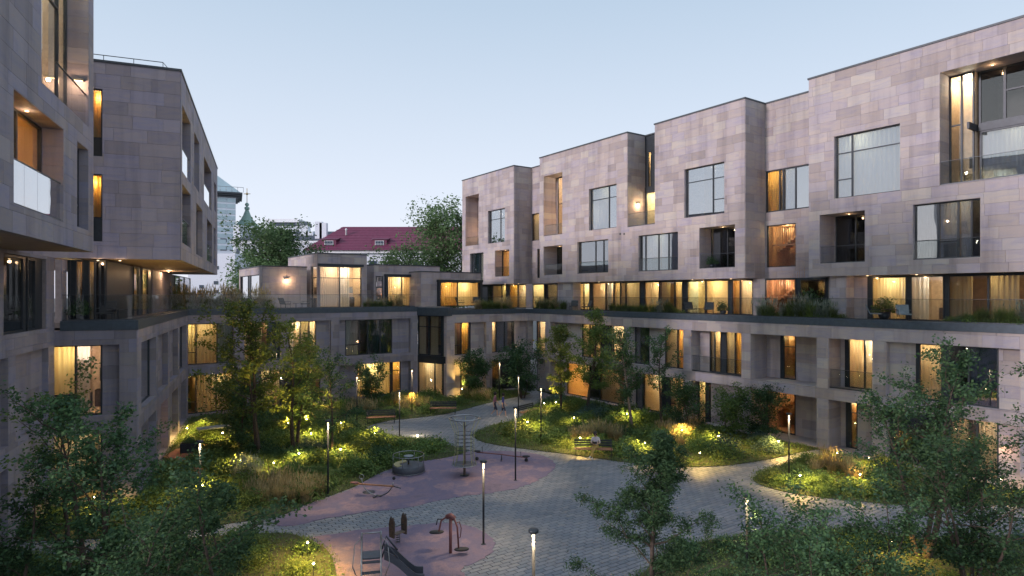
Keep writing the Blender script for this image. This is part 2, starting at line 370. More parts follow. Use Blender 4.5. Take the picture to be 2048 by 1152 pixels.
def window(sf, spec, a0, a1, z0, z1, w, fr=.06, px=True, rd=2.6, head=0., lw=True):
    """spec: list of (right edge in photo px or None, code). first letter = look, then t / b = transom near top / bar near bottom"""
    T = sf.T; segs = []; a = a0
    for e, code in spec:
        b = a1 if e is None else (sf.S(e, w) if px else a0+(a1-a0)*e)
        b = min(max(b, a), a1)
        if b-a > .04: segs.append((a, b, code))
        a = b
    i = 0
    while i < len(segs):
        c = segs[i][2][0]
        if c == 'S':
            m = MB(); m.box(sf, segs[i][0], segs[i][1], w-.02, w+.1, z0, z1); m.build('infill_wall', 'joint', T)
            tiles(sf, segs[i][0], segs[i][1], z0, z1, (), w-.02, th=.025, mat=T.stone, L=1.3); i += 1; continue
        if c == 'P':
            m = MB(); m.box(sf, segs[i][0], segs[i][1], w-.01, w+.1, z0, z1); m.build('dark_panel', 'metal_dark', T); i += 1; continue
        j = i
        while j < len(segs) and segs[j][2][0] not in 'SP': j += 1
        grp = segs[i:j]; i = j; A, Bq = grp[0][0], grp[-1][1]
        m = MB(); d0, d1 = w-.05, w+.05
        m.box(sf, A, A+fr, d0, d1, z0, z1); m.box(sf, Bq-fr, Bq, d0, d1, z0, z1)
        m.box(sf, A+fr, Bq-fr, d0, d1, z1-fr-head, z1); m.box(sf, A+fr, Bq-fr, d0, d1, z0, z0+fr)
        for q in grp[:-1]: m.box(sf, q[1]-fr*.6, q[1]+fr*.6, d0-.004, d1+.004, z0+fr, z1-fr-head)
        for q in grp:
            for ch in q[2][1:]:
                zz = {'t': z1-(z1-z0)*.28, 'u': z1-(z1-z0)*.45, 'b': z0+(z1-z0)*.3}[ch]
                m.box(sf, q[0]+fr*.6, q[1]-fr*.6, d0+.006, d1-.006, zz-fr*.45, zz+fr*.45)
        W = m.build('window', 'metal_dark', T)
        for q in grp:
            cd = CODES[q[2][0]]
            MB().box(sf, q[0]+fr*.5, q[1]-fr*.5, w-.006, w+.006, z0+fr*.5, z1-fr*.5-head).build('pane', cd[5], W)
            if cd[0]:
                c0, c1 = q[0]+.02, q[1]-.02
                if cd[1] < 1: c1 = c0+(c1-c0)*cd[1]
                curtain(sf, c0, c1, w+.2, z0+.02, z1-.02, cd[0], W, int(abs(c0*100+z0*10)))
        # rooms: runs of the same look share a room
        k = 0
        while k < len(grp) and rd > 0:
            l = k; cd = CODES[grp[k][2][0]]
            while l < len(grp) and CODES[grp[l][2][0]][2:4] == cd[2:4]: l += 1
            r0, r1 = grp[k][0]+.01, grp[l-1][1]-.01; m = MB(); y0, y1 = w+.06, w+rd
            x0, x1 = (A+.002 if k == 0 else r0), (Bq-.002 if l == len(grp) else r1)
            P = lambda a, b, z: sf.p(a, b, z)
            zt, zb = z1-.004, z0+.004
            # the room is wider than its window at depth where it can be
            if lw or k: m.add([P(x0, y0, zb), P(x0, y1, zb), P(x0, y1, zt), P(x0, y0, zt)], [(0, 1, 2, 3)])
            m.add([P(x1, y0, zb), P(x1, y1, zb), P(x1, y1, zt), P(x1, y0, zt)], [(0, 1, 2, 3)])
            m.add([P(x0, y1, zb), P(x1, y1, zb), P(x1, y1, zt), P(x0, y1, zt)], [(0, 1, 2, 3)])
            m.add([P(x0, y0, zt), P(x1, y0, zt), P(x1, y1, zt), P(x0, y1, zt)], [(0, 1, 2, 3)])
            m.add([P(x0, y0, zb), P(x1, y0, zb), P(x1, y1, zb), P(x0, y1, zb)], [(0, 1, 2, 3)])
            m.build('room', cd[2], W)
            if 'T' in grp[k][2][0]:
                mm = MB(); L = x1-x0; hh = (z1-z0)
                for q in range(10):
                    mm.box(sf, x0+L*q/10, x0+L*(q+1)/10, y0+1.0, y0+1.9, z0+hh*(.38+.055*q), z0+hh*(.44+.055*q))
                for q in range(14): mm.box(sf, x0+L*(q+.4)/14, x0+L*(q+.55)/14, y0+.95, y0+.97, z0+hh*(.42+.04*q), z0+hh*(.42+.04*q)+.85)
                for q in range(12): mm.box(sf, x0+L*(q+.4)/12, x0+L*(q+.6)/12, y0+.5, y0+.53, z0+hh*.55, z0+hh*.98)
                mm.box(sf, x0, x1, y0+.48, y0+.55, z0+hh*.52, z0+hh*.55)
                mm.build('stair', 'wood', W)
            if cd[3]:
                n = max(1, int((x1-x0)/3.0+.5)); hr = random.Random(int(abs(x0*31+z0*17+sf.lo[0]*7)*10)); bf = hr.uniform(.6, 1.25); hc = (1, min(1, cd[4][1]*hr.uniform(.92, 1.08)), cd[4][2]*hr.uniform(.75, 1.3))
                if cd[0] is None or cd[1] < 1 or hr.random() < .6:
                    aa = hr.uniform(x0+.1, max(x0+.2, x1-.7)); fw = min(.6+hr.random()*.5, x1-x0-.15); fh = hr.uniform(.6, .95)
                    if fw > .2:
                        MB().box(sf, aa, aa+fw, y1-.45, y1-.02, zb+.01, zb+fh).build('cabinet', hr.choice(['bark', 'cushion', 'wood', 'chair_dark']), W)
                        MB().box(sf, aa+.1, aa+fw-.05, y1-.03, y1-.004, zb+fh+.35, zb+fh+.95).build('picture', hr.choice(['bark', 'cushion', 'chair_dark']), W)
                for q in range(n):
                    aa = x0+(x1-x0)*(q+.5)/n
                    lamp('room_light', P(aa+hr.uniform(-.25, .25)*(x1-x0)/n, y0+min(.75, rd*.5), z1-.3), LIT*bf*cd[3]*max(.8, (x1-x0)/n)*(z1-z0)/2.6, hc, W, .12)
            k = l
def opening(sf, x0, x1, z0, z1, dep, spec, rv=True, px=True, w=0., mat=None, **k):
    a0, a1 = (sf.S(x0, w), sf.S(x1, w)) if px else (x0, x1)
    if rv: reveal(sf, a0, a1, z0, z1, dep-.05, mat or sf.T.stone, w)
    t = .026
    if spec: window(sf, spec, a0+t, a1-t, z0+t, z1-t, w+dep, **k)
    return (a0, a1, z0, z1)
def balustrade(sf, a0, a1, z0, h=1.05, w=0., n=None, mat='glass_rail'):
    n = n or max(1, int((a1-a0)/1.8+.5)); m = MB()
    m.box(sf, a0, a1, w-.02, w+.03, z0+h, z0+h+.02); m.box(sf, a0, a1, w-.03, w+.04, z0-.02, z0+.05)
    B = m.build('balustrade', 'steel_dark', sf.T)
    for i in range(n):
        MB().box(sf, a0+(a1-a0)*i/n+.008, a0+(a1-a0)*(i+1)/n-.008, w, w+.012, z0+.05, z0+h).build('glass_panel', mat, B)
def coping(sf, a0, a1, z, w0=-.07, w1=.35, h=.09, over=.07):
    return MB().box(sf, a0-over, a1+over, w0, w1, z, z+h)
def sconce(sf, a, w, z, power=14, part='wall_lamp'):
    o = MB().box(sf, a-.16, a+.16, w-.14, w-.001, z, z+.07).build(part, 'metal_dark', sf.T)
    MB().box(sf, a-.12, a+.12, w-.12, w-.02, z-.012, z-.002).build('diffuser', 'glow_lamp', o)
    lamp('wall_light', sf.p(a, w-.34, z-.16), power*1.7, (1, .60, .32), o, .05)
def downlight(sf, a, w, z, power=5, col=(1, .6, .3)):
    o = MB().lathe(sf.p(a, w, z-.02), [(.045, 0), (.045, .019)], 12).build('downlight', 'glow_lamp', sf.T)
    lamp('ceiling_light', sf.p(a, w, z-.12), power, col, o, .05)
# ---------------------------------------------------------------- where the wings stand
def unit(x, y): l = math.hypot(x, y); return (x/l, y/l)
U = unit(-874, 1250); V = (U[1], -U[0]); E1 = unit(-496, 1250); E2 = (E1[1], -E1[0])
A_R = math.atan2(-U[1], -U[0]); A_B = math.atan2(V[1], V[0]); A_L = math.atan2(E2[1], E2[0])
P0 = (17.14, 34.79); CORNER = (1.509, 57.152)
zR = dict(par=6.85, fas=7.24, h1=6.19, b1=3.38, h0=2.82); zL = dict(par=7.10, fas=7.50, h1=6.52, b1=3.54, h0=2.87)
# ================================================================ right wing, lower two storeys
T = Th('podium_building', 'long two-storey stone base of the right wing with deep square openings', 'building', *P0, 0, A_R); T.stone = 'stone_pink'
sf = Surf(T, (0, 0), (1, 0)); sA, sB = sf.S(1057)+.02, sf.S(2150); z = zR
cols = [(1100.6, 1249), (1261, 1367.6), (1382, 1484), (1501, 1634.6), (1656.5, 1746), (1772, 2041.6), (2062, 2140)]
ups = [[(1165, 'S'), (1180, 'y'), (1203, 'Yb'), (1222, 'P'), (1227, 'y'), (None, 'Bb')],
       [(1300, 'C'), (1331, 'S'), (1356, 'y'), (None, 'Gb')],
       [(1420, 'S'), (1430, 'o'), (1443, 'B'), (1452, 'P'), (1471, 'y'), (None, 'G')],
       [(1561, 'S'), (1567, 'P'), (1593, 'Tt'), (None, 'S')],
       [(1690, 'S'), (1697, 'P'), (1730, 'Y'), (None, 'B')],
       [(1832, 'S'), (1838, 'P'), (1886, 'Y'), (1896, 'P'), (1938, 'Db'), (1998, 'C'), (None, 'S')],
       [(None, 'C')]]
dps = [.5, .5, .9, 1.7, 1.3, .35, .4]
los = [[(1135, 'S'), (1180, 'y'), (1200, 'D'), (None, 'o')],
       [(1288, 'C'), (1325, 'Y'), (1340, 'P'), (None, 'ob')],
       [(1397, 'S'), (1413, 'Y'), (1418, 'P'), (1423, 'G'), (None, 'S')],
       [(1533, 'S'), (1592, 'T'), (None, 'S')],
       [(1692, 'S'), (1701, 'P'), (1716, 'Ot'), (None, 'S')],
       [(1835, 'D'), (1900, 'Db'), (1955, 'o'), (1998, 'y'), (None, 'S')],
       [(None, 'D')]]
dl = [.6, .6, .7, 1.7, 1.3, .4, .4]
holes = []
for (x0, x1), u_, l_, d_, e_ in zip(cols, ups, los, dps, dl):
    holes.append(opening(sf, x0, x1, z['b1'], z['h1'], d_, u_)); holes.append(opening(sf, x0, x1, .04, z['h0'], e_, l_, bottom_open=True) if False else opening(sf, x0, x1, .04, z['h0'], e_, l_))
# corner opening shared with the back wing
a1 = sf.S(1091); holes.append((sA-.4, a1, z['b1'], z['h1'])); holes.append((sA-.4, a1, .04, z['h0']))
reveal(sf, sA-.02, a1, z['b1'], z['h1'], .5, 'stone_pink'); window(sf, [(1080, 'o'), (None, 'Bb')], sA+.55, a1-.03, z['b1']+.03, z['h1']-.03, .55)
window(sf, [(1076, 'y'), (None, 'S')], sA+.55, a1-.03, .05, z['h0']-.03, .6)
wall(sf, sA, sB, 0, z['par'], holes)
for i in (2, 4):
    h = holes[2*i]; balustrade(sf, h[0]+.03, h[1]-.03, z['b1']+.08, 1.0, .12, 1)
# terrace slab, dark edge and planter, paving of the terrace
m = MB(); m.box(sf, sA+.06, sB, -.06, .5, z['par']+.002, z['fas']); m.build('terrace_edge', 'fascia', T)
m = MB(); m.box(sf, sA+.1, sB, .502, 4.2, z['par']+.1, z['fas']-.06); m.build('terrace_floor', 'deck', T)
MB().box(sf, sA+.4, sB, .24, 12, z['par']-.6, z['par']-.002).build('roof_slab', 'joint', T)
MB().box(sf, sA+6, sB, 5, 12, 0, z['par']-.61).build('core', 'joint', T)
for a_ in (sf.S(1900), sf.S(1985)): pass
sconce(sf, sf.S(2010, .4), .37, 1.75, 5)
a = sA+.3
balustrade(sf, sA+.3, sB, z['fas'], 1.1, .3, 22)
finish(T); T_RL = T; SF_RL = sf
# ================================================================ right wing, upper volume
px0 = (P0[0]+1.5*V[0], P0[1]+1.5*V[1])
T = Th('upper_building', 'pale pinkish stone upper storeys of the right wing in four flat-roofed blocks', 'building', *px0, 0, A_R); T.stone = 'stone_pink'
sf = Surf(T, (0, 0), (1, 0)); ZS0, ZR = 9.62, 21.22
S_ = lambda x, w=0: sf.S(x, w)
b = [(S_(925), S_(1028)), (S_(1080), S_(1255)), (S_(1310), S_(1490)), (S_(1618), S_(2180))]
ZN2 = sf.Z(1275, 452)                              # floor of the open notch between block 2 and 3
ops = [  # block, x0, x1, y top left, y bottom left, depth, spec
 (0, 931.4, 958.4, 393.4, 493, 1.6, [(None, 'S')], 'log'), (0, 976, 1010.6, 422, 488, .22, [(1002, 'Vt'), (None, 'Vt')], ''),
 (0, 940, 967.6, 507, 556, .22, [(950, 'C'), (960, 'C'), (None, 'c')], ''), (0, 990, 1019, 501, 554, .9, [(999.5, 'S'), (None, 'G')], 'bal'),
 (1, 1087.5, 1125.4, 352.8, 473, 1.5, [(1116, 'S'), (None, 'Bu')], 'log'), (1, 1178, 1234, 378, 462, .22, [(1219, 'Wt'), (None, 'Vt')], ''),
 (1, 1087.5, 1125.4, 493, 551, 1.6, [(None, 'K')], 'bal'), (1, 1154.8, 1217.5, 484, 548, .22, [(1192, 'C'), (1208, 'C'), (None, 'C')], 'bal0'),
 (4, 1277, 1357, 471, 543.5, .22, [(1292, 'C'), (1318, 'W'), (1338, 'W'), (None, 'C')], 'bal0'),
 (2, 1368.6, 1449.7, 338.5, 437, .22, [(1427, 'Vt'), (None, 'Vtb')], ''), (2, 1398.6, 1471, 455.6, 538, 1.3, [(1411, 'P'), (1428, 'Y'), (1440, 'P'), (1456, 'K'), (None, 'K')], 'bal'),
 (3, 1668, 1801.4, 273, 398.7, .22, [(1705, 'Wtb'), (None, 'Wt')], ''), (3, 1879, 2120, 144.8, 371.7, 1.5, None, 'duplex'),
 (3, 1639, 1731, 429.5, 528, 1.6, [(1672, 'S'), (1712, 'K'), (None, 'K')], 'bal'), (3, 1825.8, 1962, 409, 520.6, .22, [(1877, 'C'), (1917, 'Wb'), (1944, 'W'), (None, 'K')], 'bal0')]
holes = {0: [], 1: [], 2: [], 3: [], 4: []}
for bi, x0, x1, y0, y1, dep, spec, kind in ops:
    a0, a1 = S_(x0), S_(x1); zt, zb = sf.Z(x0, y0), sf.Z(x0, y1)
    if bi == 0 and y1 == 556: zb = 10.0
    holes[bi].append((a0, a1, zb, zt))
    if kind == 'duplex':
        reveal(sf, a0, a1, zb, zt, dep+.4)
        zm = sf.Z(1960, 262, dep); t = .03
        # left glazed return of the loggia, then the tall glazed front in two storeys
        window(sf, [(1923, 'P'), (1944, 'P'), (2010, 'D'), (None, 'Du')], a0+t+1.15, a1-t, zm+.3, zt-t, dep, .09)
        window(sf, [(1943, 'V'), (1960, 'P'), (2062, 'W'), (None, 'W')], a0+t+1.15, a1-t, zb+t, zm-.02, dep, .09)
        MB().box(sf, a0+t+1.15, a1-t, dep-.09, dep+.08, zm-.02, zm+.3).build('dark_panel', 'metal_dark', T)
        sr = Surf(T, sf.p(a0+t+1.12, .35, 0)[:2], (0, 1)); MB().box(sr, 0, dep-.4, .0, .1, zm-.02, zm+.3).build('dark_panel', 'metal_dark', T)
        # loggia left return: warm lit glass
        sl = Surf(T, sf.p(a0+.45, .2, 0)[:2], (1, .0001))
        window(sf, [(.5, 'Bu'), (1, 'B')], a0+t, a0+1.1, zb+t, zt-t, 1.15, .07, px=False, rd=1.2)
        MB().box(sf, a0+t, a1-t, 1.95, 3.5, zt+.01, zt+.05).build('ceiling', 'soffit', T)
        balustrade(sf, a0+t, a1-t, zb+t, 1.15, .06, 3)
        downlight(sf, S_(1985, .8), .8, zt-.05, 4)
        continue
    if kind in ('log', 'bal') :
        # deep loggia: stone on the walls, brown soffit, dark glazing at the back
        reveal(sf, a0, a1, zb, zt, dep-.03); t = .026
        window(sf, spec, a0+t, a1-t, zb+t, zt-t, dep)
        balustrade(sf, a0+t, a1-t, zb+t, .95, .08, 1 if a1-a0 < 2 else 2)
        if kind == 'log': sconce(sf, a0+(a1-a0)*.62, dep-.03, zb+1.75, 26)
        else: downlight(sf, (a0+a1)/2, dep*.5, zt-.04, 2.5)
    else:
        opening(sf, a0, a1, zb, zt, dep, spec, px=False)
        if kind == 'bal0': balustrade(sf, a0+.03, a1-.03, zb+.03, .95, .05, 1)
ZB2 = ZN2
# block faces
wall(sf, b[0][0], b[0][1], ZS0, ZR, holes[0])
wall(sf, b[3][0], b[3][1], ZS0, ZR, holes[3])
low = holes[1]+holes[2]+holes[4]
full = [(b[1][1], b[2][0], ZN2, ZR+1)]
wall(sf, b[1][0], b[2][1], ZS0, ZR, low+full)
# returns and recessed walls
nd = {0: 2.15, 1: 1.97, 2: 2.2}
def ret(bi, dep, z0, z1=ZR): sr = Surf(T, sf.p(b[bi][1]-.001, .0, 0)[:2], (0, 1)); wall(sr, 0.0, dep, z0, z1, (), 0.001); return sr
r0 = ret(0, nd[0], ZS0); r1 = ret(1, nd[1], ZN2); r2 = ret(2, nd[2], ZS0)
def back(i0, i1, dep, hl, z0): wall(sf, b[i0][1]-.3, b[i1][0]+.3, z0, ZR, hl, dep)
# notch 1
d_ = nd[0]; h1 = (sf.S(1064, d_), sf.S(1078.5, d_), sf.Z(1064, 482, d_), sf.Z(1064, 428, d_)); h2 = (sf.S(1075, d_), sf.S(1085, d_), sf.Z(1075, 556, d_), sf.Z(1075, 498, d_))
for h in (h1, h2): window(sf, [(None, 'o')], h[0]+.01, h[1]-.01, h[2]+.01, h[3]-.01, d_+.1, .05)
back(0, 1, d_, [h1, h2], ZS0)
# notch 2: glazed, dark frame
d_ = nd[1]; A0, A1 = b[1][1]+.01, b[2][0]+.3
window(sf, [(1296, 'P'), (1303, 'Y'), (None, 'P')], A0, A1, sf.Z(1290, 376, d_), sf.Z(1290, 305, d_), d_, .06)
window(sf, [(1293, 'P'), (None, 'B')], A0, A1, ZN2+.02, sf.Z(1290, 386, d_), d_, .06)
m = MB(); m.box(sf, A0, A1, d_-.04, d_+.2, sf.Z(1290, 305, d_)+.002, ZR-.05); m.box(sf, A0, A1, d_-.05, d_+.2, sf.Z(1290, 386, d_)+.002, sf.Z(1290, 376, d_)-.002); m.build('dark_panel', 'metal_dark', T)
MB().box(sf, b[1][1], b[2][0], .23, d_-.06, ZN2-.3, ZN2-.002).build('terrace_floor', 'deck', T)
balustrade(sf, b[1][1]+.02, b[2][0]-.02, ZN2+.02, 1.0, .08, 1)
sconce(r1, 1.1, 0, ZN2+1.95, 22)
# notch 3
d_ = nd[2]; h1 = (sf.S(1531.5, d_), sf.S(1630, d_), sf.Z(1531.5, 425.6, d_), sf.Z(1531.5, 343, d_)); h2 = (sf.S(1533.5, d_), sf.S(1592, d_), sf.Z(1533.5, 535, d_), sf.Z(1533.5, 451.6, d_))
window(sf, [(1560, 'G'), (1567, 'Y'), (1592, 'W'), (None, 'M')], h1[0]+.01, h1[1]-.01, h1[2]+.01, h1[3]-.01, d_+.1, .07)
window(sf, [(None, 'T')], h2[0]+.01, h2[1]-.01, h2[2]+.01, h2[3]-.01, d_+.1, .05)
back(2, 3, d_, [h1, h2], ZS0)
# roof, copings, soffit, outer end
rf = MB(); rf.box(sf, b[0][0], b[3][1], 2.45, 13, ZR-.4, ZR-.1)
for i in range(4): rf.box(sf, b[i][0]+.02, b[i][1]-.02, .23, 2.44, ZR-.4, ZR-.1)
rf.box(sf, b[0][0]+.23, b[3][1], 12.7, 12.99, 7.3, ZR-.41); rf.box(sf, b[0][0]+.02, b[0][0]+.22, .24, 12.6, ZS0, ZR-.41)
rf.build('roof', 'joint', T)
cp = MB()
for i in range(4):
    cp.box(sf, b[i][0]-.06, b[i][1]+.06, -.08, .35, ZR, ZR+.1)
    if i < 3:
        dd = nd[i]; cp.box(sf, b[i][1]-.35, b[i][1]+.058, .352, dd-.08, ZR+.001, ZR+.101); cp.box(sf, b[i][1]-.34, b[i+1][0]+.2, dd-.078, dd+.35, ZR, ZR+.1)
cp.build('coping', 'coping', T)
so_ = MB()
for i in range(4): so_.box(sf, b[i][0]+.01, b[i][1]-.01, .23, 2.6, ZS0+.01, ZS0+.1)
for i in range(3): so_.box(sf, b[i][1]-.009, b[i+1][0]+.009, .23 if i == 1 else nd[i]+.23, 2.6, ZS0+.01, ZS0+.1)
so_.build('soffit', 'soffit', T)
# terrace storey: glazing 1.1 m behind the block faces
g = 1.15; zf = 7.2; a0 = sf.S(962, g); a1 = sf.S(2180, g)
spec = [(975, 'P'), (985, 'K'), (1004, 'y'), (1013, 'y'), (1019, 'P'), (1036, 'G'), (1053, 'Y'), (1066, 'S'), (1089, 'B'), (1116, 'D'), (1146, 'S'), (1150, 'P'), (1168, 'Y'), (1180, 'Y'), (1185, 'P'), (1212, 'Y'), (1228, 'H'), (1241, 'Y'),
        (1252, 'y'), (1281, 'y'), (1289, 'P'), (1319, 'Y'), (1350, 'o'), (1366, 'Y'), (1374, 'P'), (1412, 'H'), (1458, 'Y'), (1464, 'P'), (1481, 'G'), (1507, 'Y'), (1531, 'S'), (1593, 'T'), (1600, 'P'), (1652, 'K'), (1658, 'P'), (1735, 'S'), (1743, 'P'), (1814, 'Y'), (1821, 'P'), (1889, 'H'), (1896, 'P'), (1977, 'o'), (2075, 'o'), (None, 'o')]
window(sf, spec, a0, a1, zf, ZS0-.02, g, .06, head=.05)
# stone piers that carry the blocks
for xa, xb in ((1116, 1146), (1660, 1692)):
    q0, q1 = sf.S(xa, .25), sf.S(xb, .25)
    wall(sf, q0, q1, zf, ZS0, (), .25, .5, part='pier'); sp = Surf(T, sf.p(q1-.001, .25, 0)[:2], (0, 1)); tiles(sp, 0, .86, zf, ZS0)
for xd in (1010, 1037, 1198, 1385, 1462, 1735, 1833): downlight(sf, sf.S(xd, .6), .6, ZS0-.0, 5)
finish(T); T_RU = T; SF_RU = sf
for x_ in (1241, 1249): pass
v_ = MB()
for x_, y_ in ((1241, 468), (1249, 468)): v_.box(sf, sf.S(x_)-.06, sf.S(x_)+.06, -.05, -.034, sf.Z(x_, y_)-.07, sf.Z(x_, y_)+.07)
v_.build('wall_vent', 'metal_dark', T)
# ================================================================ back wing, right part
T = Th('podium_building', 'short two-storey stone base between the glass bay and the right wing', 'building', *CORNER, 0, A_B); T.stone = 'stone_pink'
sf = Surf(T, (0, 0), (1, 0)); z = zR; a0 = sf.S(893)
hs = []
hs.append(opening(sf, 908.5, 972.5, z['b1'], z['h1'], .4, [(922, 'ob'), (938, 'G'), (941, 'P'), (None, 'S')], rd=1.0))
hs.append(opening(sf, 908.5, 972.5, .04, z['h0'], .5, [(920, 'S'), (950, 'o'), (None, 'S')], rd=1.0))
A = sf.S(983.5)
hs += [(A, .5, z['b1'], z['h1']), (A, .5, .04, z['h0'])]
reveal(sf, A, 0.0, z['b1'], z['h1'], .4); reveal(sf, A, 0, .04, z['h0'], .4)
window(sf, [(992, 'Y'), (1009, 'C'), (1028, 'C'), (None, 'S')], A+.03, .5, z['b1']+.03, z['h1']-.03, .45)
window(sf, [(1000, 'D'), (1030, 'K'), (None, 'S')], A+.03, .5, .05, z['h0']-.03, .45)
wall(sf, a0, 0.0, 0, z['par'], hs)
MB().box(sf, a0, .06, -.06, .5, z['par']+.002, z['fas']).build('terrace_edge', 'fascia', T)
MB().box(sf, a0, 0, .502, 9, z['par']+.1, z['fas']-.06).build('terrace_floor', 'deck', T)
MB().box(sf, a0+.1, -.1, .25, 9, z['par']-.6, z['par']-.002).build('roof_slab', 'joint', T)
sr = Surf(T, sf.p(a0+.001, 4.0, 0)[:2], (0, -1)); tiles(sr, 3.6, 4.0, 0, z['par'])
balustrade(sf, a0, -.1, z['fas'], 1.1, .3, 5)
finish(T); SF_BR = sf; aBR = a0
# ================================================================ back wing, left part
BLP = ((821-CX)/F*53.8, 53.8)
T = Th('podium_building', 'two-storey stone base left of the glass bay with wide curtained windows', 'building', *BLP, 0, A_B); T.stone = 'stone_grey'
sf = Surf(T, (0, 0), (1, 0)); z = zL; aL, aR = sf.S(362)-3, sf.S(835)
cols = [(355, 468.5), (488, 662), (678, 821.5)]
ups = [[(392, 'Yb'), (434, 'y'), (None, 'c')],
       [(511, 'yb'), (535, 'o'), (560, 'C'), (577, 'S'), (600, 'Hb'), (618, 'y'), (632, 'Y'), (None, 'S')],
       [(690, 'S'), (718, 'cb'), (735, 'D'), (760, 'C'), (784, 'C'), (None, 'S')]]
los = [[(392, 'ob'), (432, 'y'), (None, 'yb')], [(520, 'S'), (560, 'y'), (600, 'D'), (640, 'o'), (None, 'S')],
       [(713, 'S'), (732, 'Yt'), (781, 'Y'), (784, 'P'), (801, 'Gt'), (None, 'S')]]
hs = []
for (x0, x1), u_, l_ in zip(cols, ups, los):
    hs.append(opening(sf, x0, x1, z['b1'], z['h1'], .35, u_)); hs.append(opening(sf, x0, x1, .04, z['h0'], .45, l_))
wall(sf, aL, aR, 0, z['par'], hs)
MB().box(sf, aL, aR+.05, -.06, .5, z['par']+.002, z['fas']).build('terrace_edge', 'fascia', T)
MB().box(sf, aL-6, aR+3.5, .502, 14, z['par']+.1, z['fas']-.06).build('terrace_floor', 'deck', T)
MB().box(sf, aL, aR-.1, .25, 9, z['par']-.5, z['par']-.002).build('roof_slab', 'joint', T)
balustrade(sf, sf.S(372), aR-.1, z['fas'], 1.05, .3, 11)
finish(T); SF_BL = sf
# ================================================================ glazed bay between them
e = SF_BL.W(aR, .1); f = SF_BR.W(aBR, .1); ang = math.atan2(f[1]-e[1], f[0]-e[0]); LB = math.hypot(f[0]-e[0], f[1]-e[1])
T = Th('glazed_bay', 'dark framed two-storey glass bay set in the step of the back wing', 'glass bay', *e, 0, ang); T.stone = 'stone_grey'
sf = Surf(T, (0, 0), (1, 0))
window(sf, [(858, 'ot'), (884, 'ot'), (None, 'P')], 0.06, LB-.06, 3.35, 6.75, .1, .07, rd=2.2)
window(sf, [(870, 'y'), (886, 'y'), (None, 'P')], .06, LB-.06, .05, 2.75, .1, .07, rd=2.2)
MB().box(sf, 0, LB, -.02, .3, 2.76, 3.34).build('dark_panel', 'metal_dark', T); MB().box(sf, -.3, LB+.3, -.1, .6, 6.76, 7.45).build('terrace_edge', 'fascia', T)
# ================================================================ left wing, lower part
BC = (-15.827, 26.344)
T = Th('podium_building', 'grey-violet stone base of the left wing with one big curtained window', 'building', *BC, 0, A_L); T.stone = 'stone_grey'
sB_ = Surf(T, (0, 0), (1, 0)); xa = -2.915; z = zL
hs = [opening(sB_, 97, 240, z['b1'], z['h1'], .3, [(152, 'Yb'), (205, 'H'), (None, 'S')]), opening(sB_, 97, 240, .04, z['h0'], .3, [(152, 'yb'), (205, 'y'), (None, 'S')])]
wall(sB_, xa, 0, 0, z['par'], hs)
sC = Surf(T, (0.001, 0), (0, 1)); LC = 18.9
hs = []
for x0, x1, u_, l_ in ((281, 311, [(300, 'C'), (None, 'C')], [(None, 'S')]), (314.5, 335, [(None, 'S')], [(None, 'S')]), (338.5, 355, [(None, 'S')], [(None, 'S')]), (358, 372, [(None, 'C')], [(None, 'S')])):
    hs.append(opening(sC, x0, x1, z['b1'], z['h1'], .3, u_, rd=.6)); hs.append(opening(sC, x0, x1, .04, z['h0'], .35, l_))
wall(sC, 0, LC, 0, z['par'], hs)
o = MB().box(sC, sC.S(317, .2), sC.S(317, .2)+.08, .24, .28, .1, 2.7).build('strip_light', 'glow_lamp', T); lamp('strip_glow', sC.p(sC.S(317, .2)+.1, .0, 1.3), 10, (1, .5, .25), o, .3)
sA_ = Surf(T, (xa, -14), (0, 1)); hs = []
for x0, x1 in ((-40, 14.5), (29, 95)):
    for zz in ((z['b1'], z['h1']), (.04, z['h0'])): hs.append(opening(sA_, x0, x1, zz[0], zz[1], .22, [(None, 'S')]))
# third storey on the near part: glass, dark door, stone pier
z3, zs = 7.25, 9.95
hs3 = [(sA_.S(5), sA_.S(91), z3, zs)]
window(sA_, [(45, 'K'), (52, 'P'), (69, 'D'), (None, 'P')], hs3[0][0]+.01, hs3[0][1]-.01, z3, zs-.02, .12, .08)
wall(sA_, 0, 14.0, 0, z['par'], hs); wall(sA_, 0, 14.0, z['par'], 10.08, hs3)
sP = Surf(T, (xa, 0), (1, 0)); 
m = MB(); m.box(sB_, xa+.23, 0.06, -.06, .5, z['par']+.002, z['fas']); m.box(sC, .502, LC, -.06, .5, z['par']+.001, z['fas']-.001); m.build('terrace_edge', 'fascia', T)
MB().box(sB_, xa-2, -.5, .505, LC, z['par']+.1, z['fas']-.06).build('terrace_floor', 'deck', T)
MB().box(sB_, -8, -.3, .3, LC, z['par']-.5, z['par']-.002).build('roof_slab', 'joint', T)
balustrade(sB_, xa+.25, -.2, z['fas'], 1.05, .2, 2); balustrade(sC, .22, LC, z['fas'], 1.05, .2, 9)
